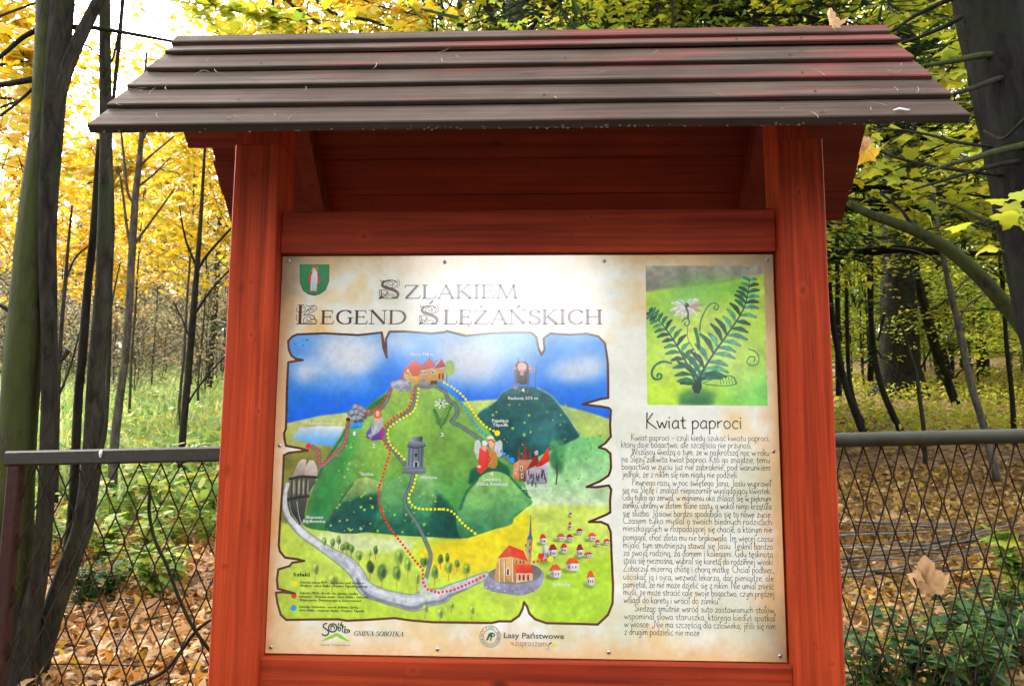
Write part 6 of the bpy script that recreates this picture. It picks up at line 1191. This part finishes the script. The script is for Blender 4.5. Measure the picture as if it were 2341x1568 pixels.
def make_herb(seed, nst, H, lsize, kind, pal):
    r = np.random.default_rng(seed); q = MB(); P, T = [], []
    for k in range(nst):
        a = r.uniform(0, 6.28); d = np.array([math.cos(a), math.sin(a), 0])*r.uniform(.15, .6); h = H*r.uniform(.6, 1.1)
        s = np.linspace(0, 1, 5)[:, None]; st = np.array([r.normal(0, .03), r.normal(0, .03), 0]) + np.array([0, 0, h])*s + d*h*s**1.7; q.add(*tube(st, np.linspace(.004, .002, 5), 4, cap=False))
        for j in range(2, 9):
            u = j/8; p = np.array([np.interp(u*4, np.arange(5), st[:, c]) for c in range(3)])
            for sgn in (0, math.pi): b_ = r.uniform(0, 6.28) + sgn; P.append(p); T.append((math.cos(b_), math.sin(b_), -.1))
    P = np.array(P); V, F = leaves(P, np.tile([0, 0, 1.0], (len(P), 1)), np.array(T), lsize*r.uniform(.6, 1.2, len(P)), kind, seed, .25)
    return q.mesh('stem', LM['herb'], True), mesh('foliage', V, F, LM[pal])
HERBS = [make_herb(51, 7, .42, .095, 'oval', 'herb'), make_herb(52, 9, .34, .085, 'maple', 'herb'), make_herb(53, 8, .33, .062, 'rag', 'nettle'), make_herb(54, 9, .28, .080, 'oval', 'nettle')]
def herb(k, vx, vy, s, label, group, cat='plant', name='herb'):
    d = RM @ np.array([(vx - 1170.5)/1950, (784 - vy)/1950, -1.0]); lo, hi = 1.2, 30.0
    f = lambda t: (CAM + d*t)[2] - float(ground(*(CAM + d*t)[:2]))
    for _ in range(40):
        mid = (lo + hi)/2
        if f(mid) > 0: lo = mid
        else: hi = mid
    p = CAM + d*lo; p[1] = max(p[1], 1.14)
    root = empty(name, (p[0], p[1], float(ground(p[0], p[1]))), label, cat, group); root.rotation_euler = (0, 0, vx*.7 + vy); root.scale = (s, s, s)
    for nm, me in zip(('stem', 'foliage'), HERBS[k]): obj(nm, me, root)
    return p
for i, (vx, vy, s, k) in enumerate(((300, 1160, 1.5, 1), (360, 1190, 1.4, 0), (430, 1130, 1.6, 1), (475, 1160, 1.5, 0), (330, 1290, 1.1, 1), (290, 1340, 1.0, 0), (400, 1260, 1.0, 0), (230, 1290, 1.1, 1), (205, 1380, 1.0, 3), (180, 1390, .9, 2), (250, 1370, .9, 3), (345, 1370, .9, 1), (60, 1300, 1.1, 1), (120, 1270, 1.2, 0), (390, 1340, .8, 1), (470, 1250, .9, 0), (500, 1190, 1.3, 1), (270, 1220, 1.2, 0))):
    herb(k, vx, vy, s, 'leafy green herb growing through the litter behind the left mesh', 'herbs behind the left fence')
for i, (vx, vy, s, k) in enumerate(((2020, 1600, 1.15, 2), (2090, 1590, 1.2, 2), (1960, 1620, 1.1, 2), (2170, 1620, 1.1, 3), (2250, 1560, 1.3, 3), (2320, 1540, 1.4, 3), (2210, 1460, 1.0, 3), (2300, 1450, 1.1, 3), (2150, 1480, .8, 3), (2340, 1380, 1.2, 1), (2260, 1620, 1.3, 2))):
    herb(k, vx, vy, s, 'dark green bramble growing low behind the right mesh', 'brambles behind the right fence', 'bramble', 'bramble')
def on_ground(vx, vy):
    d = RM @ np.array([(vx - 1170.5)/1950, (784 - vy)/1950, -1.0]); lo, hi = 1.2, 40.0
    for _ in range(40):
        mid = (lo + hi)/2; q = CAM + d*mid
        lo, hi = (mid, hi) if q[2] > float(ground(*q[:2])) else (lo, mid)
    return CAM + d*lo
# single fallen leaves near the mesh
S, F = leafshape('maple'); LEAFM = {p: leafmat('fallen_' + p, [(0, a), (1, b_)], .3, .6) for p, a, b_ in (('pale', (.46, .27, .13), (.56, .36, .19)), ('orange', (.42, .17, .025), (.48, .24, .035)), ('yellow', (.52, .31, .02), (.58, .38, .03)))}
def make_leaf(seed, pal, curl):
    r = np.random.default_rng(seed); bm_ = bmesh.new(); vs = [bm_.verts.new((p[0]*1.12, p[1], 0)) for p in S]
    for f in F: bm_.faces.new([vs[i] for i in f])
    bmesh.ops.subdivide_edges(bm_, edges=bm_.edges[:], cuts=3, use_grid_fill=True); ph = r.random(4)*6.28
    for v in bm_.verts:
        x, y = v.co.x, v.co.y - .28; a = math.atan2(x, y); d = math.hypot(x, y)
        fold = .13*d*(abs(math.sin(2.35*a)) - .45); w_ = .05*math.sin(7*x + ph[0])*math.cos(6*y + ph[1]) + .02*math.sin(19*x + 13*y + ph[2])
        v.co.z = fold + w_ + curl*(x*x*1.2 + .8*max(y - .15, 0)**2 - .5*x*y*math.sin(ph[3])); v.co.x *= 1 - .35*abs(curl)*abs(x); v.co.y = y - .12
    me = bpy.data.meshes.new('fallen_leaf'); bm_.to_mesh(me); bm_.free()
    P = np.array([v.co for v in me.vertices]); q = MB().add(P, [tuple(p.vertices) for p in me.polygons]); bpy.data.meshes.remove(me)
    q.add(*tube(np.array([(0, -.38, .0), (.03, -.60, .05), (.02, -.85, .14)]), .011, 4)); return q.mesh('fallen_leaf', LEAFM[pal], True)
LEAVES = [make_leaf(60 + i, p, c) for i, (p, c) in enumerate((('pale', .9), ('orange', .5), ('yellow', .3), ('pale', -1.0)))]
g = np.random.default_rng(91)
for i in range(90):
    side = i % 2; vx, vy = (g.uniform(40, 500), 1250 + 330*g.random()**.6) if side == 0 else (g.uniform(1925, 2360), 1130 + 440*g.random()**.7)
    p = on_ground(vx, vy)
    if p[1] < 1.1: continue
    k = int(g.choice(4, p=[.4, .25, .15, .2])); o = obj('fallen_leaf', LEAVES[k]); s = g.uniform(.075, .12); o.scale = (s, s, s); o.location = (p[0], p[1], p[2] + .035); o.rotation_euler = (g.normal(0, .35), g.normal(0, .35), g.uniform(0, 6.3))
    tag(o, ('%s fallen maple leaf on top of the litter behind the %s fence panel' % (('pale tan', 'orange', 'bright yellow', 'curled pale')[k], ('left', 'right')[side])), 'leaf', '%s single fallen leaves behind the %s fence' % (('pale', 'orange', 'yellow', 'curled')[k], ('left', 'right')[side]))
def stuck(vx, vy, Y, s, rot, k, label):
    o = obj('dry_leaf', LEAVES[k]); o.location = at(vx, vy, Y); o.scale = (s, s, s); o.rotation_euler = rot; tag(o, label, 'leaf'); return o
stuck(2122, 1322, .965, .125, (1.35, .1, 2.7), 0, 'big tan dry leaf caught in the right wire mesh')
stuck(2105, 1310, .97, .06, (1.2, .3, .6), 3, 'small curled dry leaf beside the big one in the right mesh')
stuck(1899, 46, .03, .058, (1.25, .2, .5), 0, 'pale dry leaf standing on the roof ridge')
stuck(1972, 326, .45, .055, (1.2, .5, 2.4), 3, 'crumpled whitish leaf hanging at the right roof edge')
stuck(1975, 345, .46, .08, (1.4, .2, 3.0), 2, 'yellow leaf hanging at the right roof edge below the whitish one')
# fallen twigs behind the right mesh
for i in range(22):
    vx, vy = g.uniform(1940, 2330), g.uniform(1190, 1350); p = on_ground(vx, vy); L = g.uniform(.25, .75); a = g.normal(-.15, .5); s = np.linspace(-1, 1, 6)
    P = np.stack([p[0] + s*L*math.cos(a), p[1] + s*L*math.sin(a)*.6, 0*s], 1); P[:, 2] = ground(P[:, 0], P[:, 1]) + .04 + .08*g.random() + np.cumsum(g.normal(0, .012, 6))
    V, F_ = tube(P, np.linspace(g.uniform(.007, .014), .004, 6), 6); o = obj('fallen_twig', mesh('fallen_twig', V, F_, (B_TWIG, B_TWIG, B_PALE)[i % 3], True)); tag(o, 'long dry twig in the brush heap behind the right mesh', 'twig', 'twigs of the brush heap behind the right fence')
for i in range(14):
    vx, vy = g.uniform(60, 480), g.uniform(1330, 1560); p = on_ground(vx, vy); L = g.uniform(.10, .32); a = g.uniform(0, 3.1); s = np.linspace(-1, 1, 5)
    P = np.stack([p[0] + s*L*math.cos(a), p[1] + s*L*math.sin(a), 0*s], 1); P[:, 2] = ground(P[:, 0], P[:, 1]) + .05 + np.cumsum(g.normal(0, .01, 5))
    V, F_ = tube(P, np.linspace(.006, .003, 5), 5); o = obj('fallen_twig', mesh('fallen_twig', V, F_, (B_TWIG, B_GREY)[i % 2], True)); tag(o, 'small twig on the litter behind the left mesh', 'twig', 'twigs on the litter behind the left fence')
# red crumpled bag
p = on_ground(246, 1080); q = bmesh.new(); bmesh.ops.create_icosphere(q, subdivisions=3, radius=.075)
r = np.random.default_rng(4)
for v in q.verts: n_ = v.co.normalized(); v.co *= 1 + .22*math.sin(9*n_.x + 3*n_.y) * math.cos(7*n_.z + 5*n_.y) + r.normal(0, .03); v.co.z *= .8
me = bpy.data.meshes.new('red_bag'); q.to_mesh(me); q.free(); me.materials.append(plain('red_plastic', (.62, .02, .03), .35)); o = obj('red_bag', me); o.location = (p[0], p[1], p[2] + .05); tag(o, 'small crumpled red bag lying beyond the left fence rail', 'bag')

# ================================================================ needles, nails and droppings on the roof
M_NEEDLE = plain('dry_needle', (.26, .20, .13), .6, 0, .2)
def roof_pt(vx, vy):
    d = RM @ np.array([(vx - 1170.5)/1950, (784 - vy)/1950, -1.0]); p0 = np.array([0, *RID]); n_ = np.array([0, *FN]); t_ = ((p0 - CAM) @ n_)/(d @ n_); return CAM + d*t_
NEED = []
for k in range(5):
    r = np.random.default_rng(k); L = .009 + .003*k; s = np.linspace(-1, 1, 5); P = np.stack([s*L, .25*L*(s**2)*r.choice([-1, 1]), 0*s + .0012], 1); NEED.append(mesh('pine_needle', *tube(P, [.0003, .0006, .0006, .0005, .0003], 4), M_NEEDLE))
SLOPE = math.atan2(-FU[1], -FU[0])
spots = [(448, 135), (475, 137), (470, 163), (455, 167), (495, 166), (372, 186), (378, 203), (322, 203), (345, 210), (307, 207), (320, 210), (270, 241), (347, 262), (358, 266), (318, 273), (630, 265), (660, 265), (664, 268), (545, 270), (1018, 117), (1045, 130), (1180, 250), (1010, 140), (760, 105), (860, 153), (2050, 113), (2060, 150), (2040, 165), (2052, 167), (1876, 167), (2000, 205), (2050, 205), (2095, 190), (2100, 207), (2009, 238), (1788, 250), (1862, 262), (1880, 257), (1866, 263), (2060, 250), (1990, 250), (1760, 72), (1500, 120), (1640, 215), (1380, 165), (1270, 225), (930, 215), (700, 205)]
for i, (vx, vy) in enumerate(spots):
    p = roof_pt(vx, vy); o = obj('pine_needle', NEED[i % 5]); o.location = p + np.array([0, *FN])*(.0006); o.rotation_euler = (Matrix.Rotation(SLOPE, 3, 'X') @ Matrix.Rotation(i*1.37, 3, 'Z')).to_euler()
    tag(o, 'dry curved pine needle lying on the roof planks', 'needle', 'pine needles on the roof')
p = roof_pt(2060, 254); V, F_ = tube(np.array([(-.016, 0, .002), (-.004, .003, .003), (.008, -.002, .0025), (.018, .001, .002)]), [.001, .0034, .0028, .0008], 7)
o = obj('bird_dropping', mesh('bird_dropping', V, F_, M_WHITE, True)); o.location = p; o.rotation_euler = (SLOPE, 0, 0); tag(o, 'whitish bird dropping near the right eave corner', 'dropping')

# ================================================================ repeats that can be told apart get their place in the label
ORD = 'leftmost second third fourth fifth sixth seventh eighth ninth tenth eleventh twelfth thirteenth fourteenth fifteenth sixteenth seventeenth eighteenth nineteenth twentieth'.split()
ORD += ['twenty-' + q for q in 'first second third fourth fifth sixth seventh eighth ninth'.split()] + ['thirtieth'] + ['thirty-' + q for q in 'first second third fourth fifth sixth seventh eighth ninth'.split()]
def place_labels(group, phrase, key=None):
    L = [o for o in scene.objects if o.parent is None and o.get('group') == group]
    buckets = {}
    for o in L: buckets.setdefault(key(o) if key else '', []).append(o)
    for kx, B in buckets.items():
        def px(o): v = RM.T @ (np.array(o.location) - CAM); return v[0]/-v[2]
        for i, o in enumerate(sorted(B, key=px)):
            o['label'] = phrase.replace('#', ORD[i] if i == 0 else ORD[i] + ' from the left').replace('@', kx)
place_labels('herbs behind the left fence', 'leafy green herb behind the left mesh, # of its row')
place_labels('brambles behind the right fence', 'dark green bramble behind the right mesh, # of the brambles')
place_labels('twigs of the brush heap behind the right fence', 'dry twig in the brush heap behind the right mesh, #')
place_labels('twigs on the litter behind the left fence', 'small twig on the litter behind the left mesh, #')
place_labels('maples past the left picture edge', 'autumn maple past the left picture edge, #')
place_labels('beeches past the right picture edge', 'leafy beech past the right picture edge, #')
for c in ('pale', 'orange', 'yellow', 'curled'):
    for s in ('left', 'right'): place_labels('%s single fallen leaves behind the %s fence' % (c, s), '%s fallen leaf on the litter behind the %s fence, #' % (c, s))
place_labels('bare bushes behind the meadow', 'grey leafless bush at the far side of the meadow, #')
place_labels('thin bushes in the meadow', 'low thin bush with sparse leaves in the meadow, #')
place_labels('dark trunks at the meadow edge', 'thin dark trunk at the meadow edge beside the red-brown post, #')
def plank_of(o):
    s_ = float(FU @ (np.array(o.location)[1:] - RID)); return ('ridge plank', 'second plank', 'third plank', 'fourth plank', 'fifth plank', 'eave plank')[sum(s_ > l[0] for l in lips[:-1])]
place_labels('pine needles on the roof', 'dry curved pine needle on the @ of the roof, #', plank_of)
def by_place(group, base):
    L = [o for o in scene.objects if o.parent is None and o.get('group') == group]; B = {}
    for o in L: B.setdefault(o['label'], []).append(o)
    for lab, M_ in B.items():
        if len(M_) > 1:
            M_.sort(key=lambda o: (RM.T @ (np.array(o.location) - CAM))[0]/-(RM.T @ (np.array(o.location) - CAM))[2])
            for i, o in enumerate(M_): o['label'] = lab + ', ' + (ORD[i] if i == 0 else ORD[i] + ' from the left')
for gname in ('young beeches of the right-hand wood', 'thin trunks deep in the right-hand wood', 'tall trees of the right-hand wood'): by_place(gname, '')
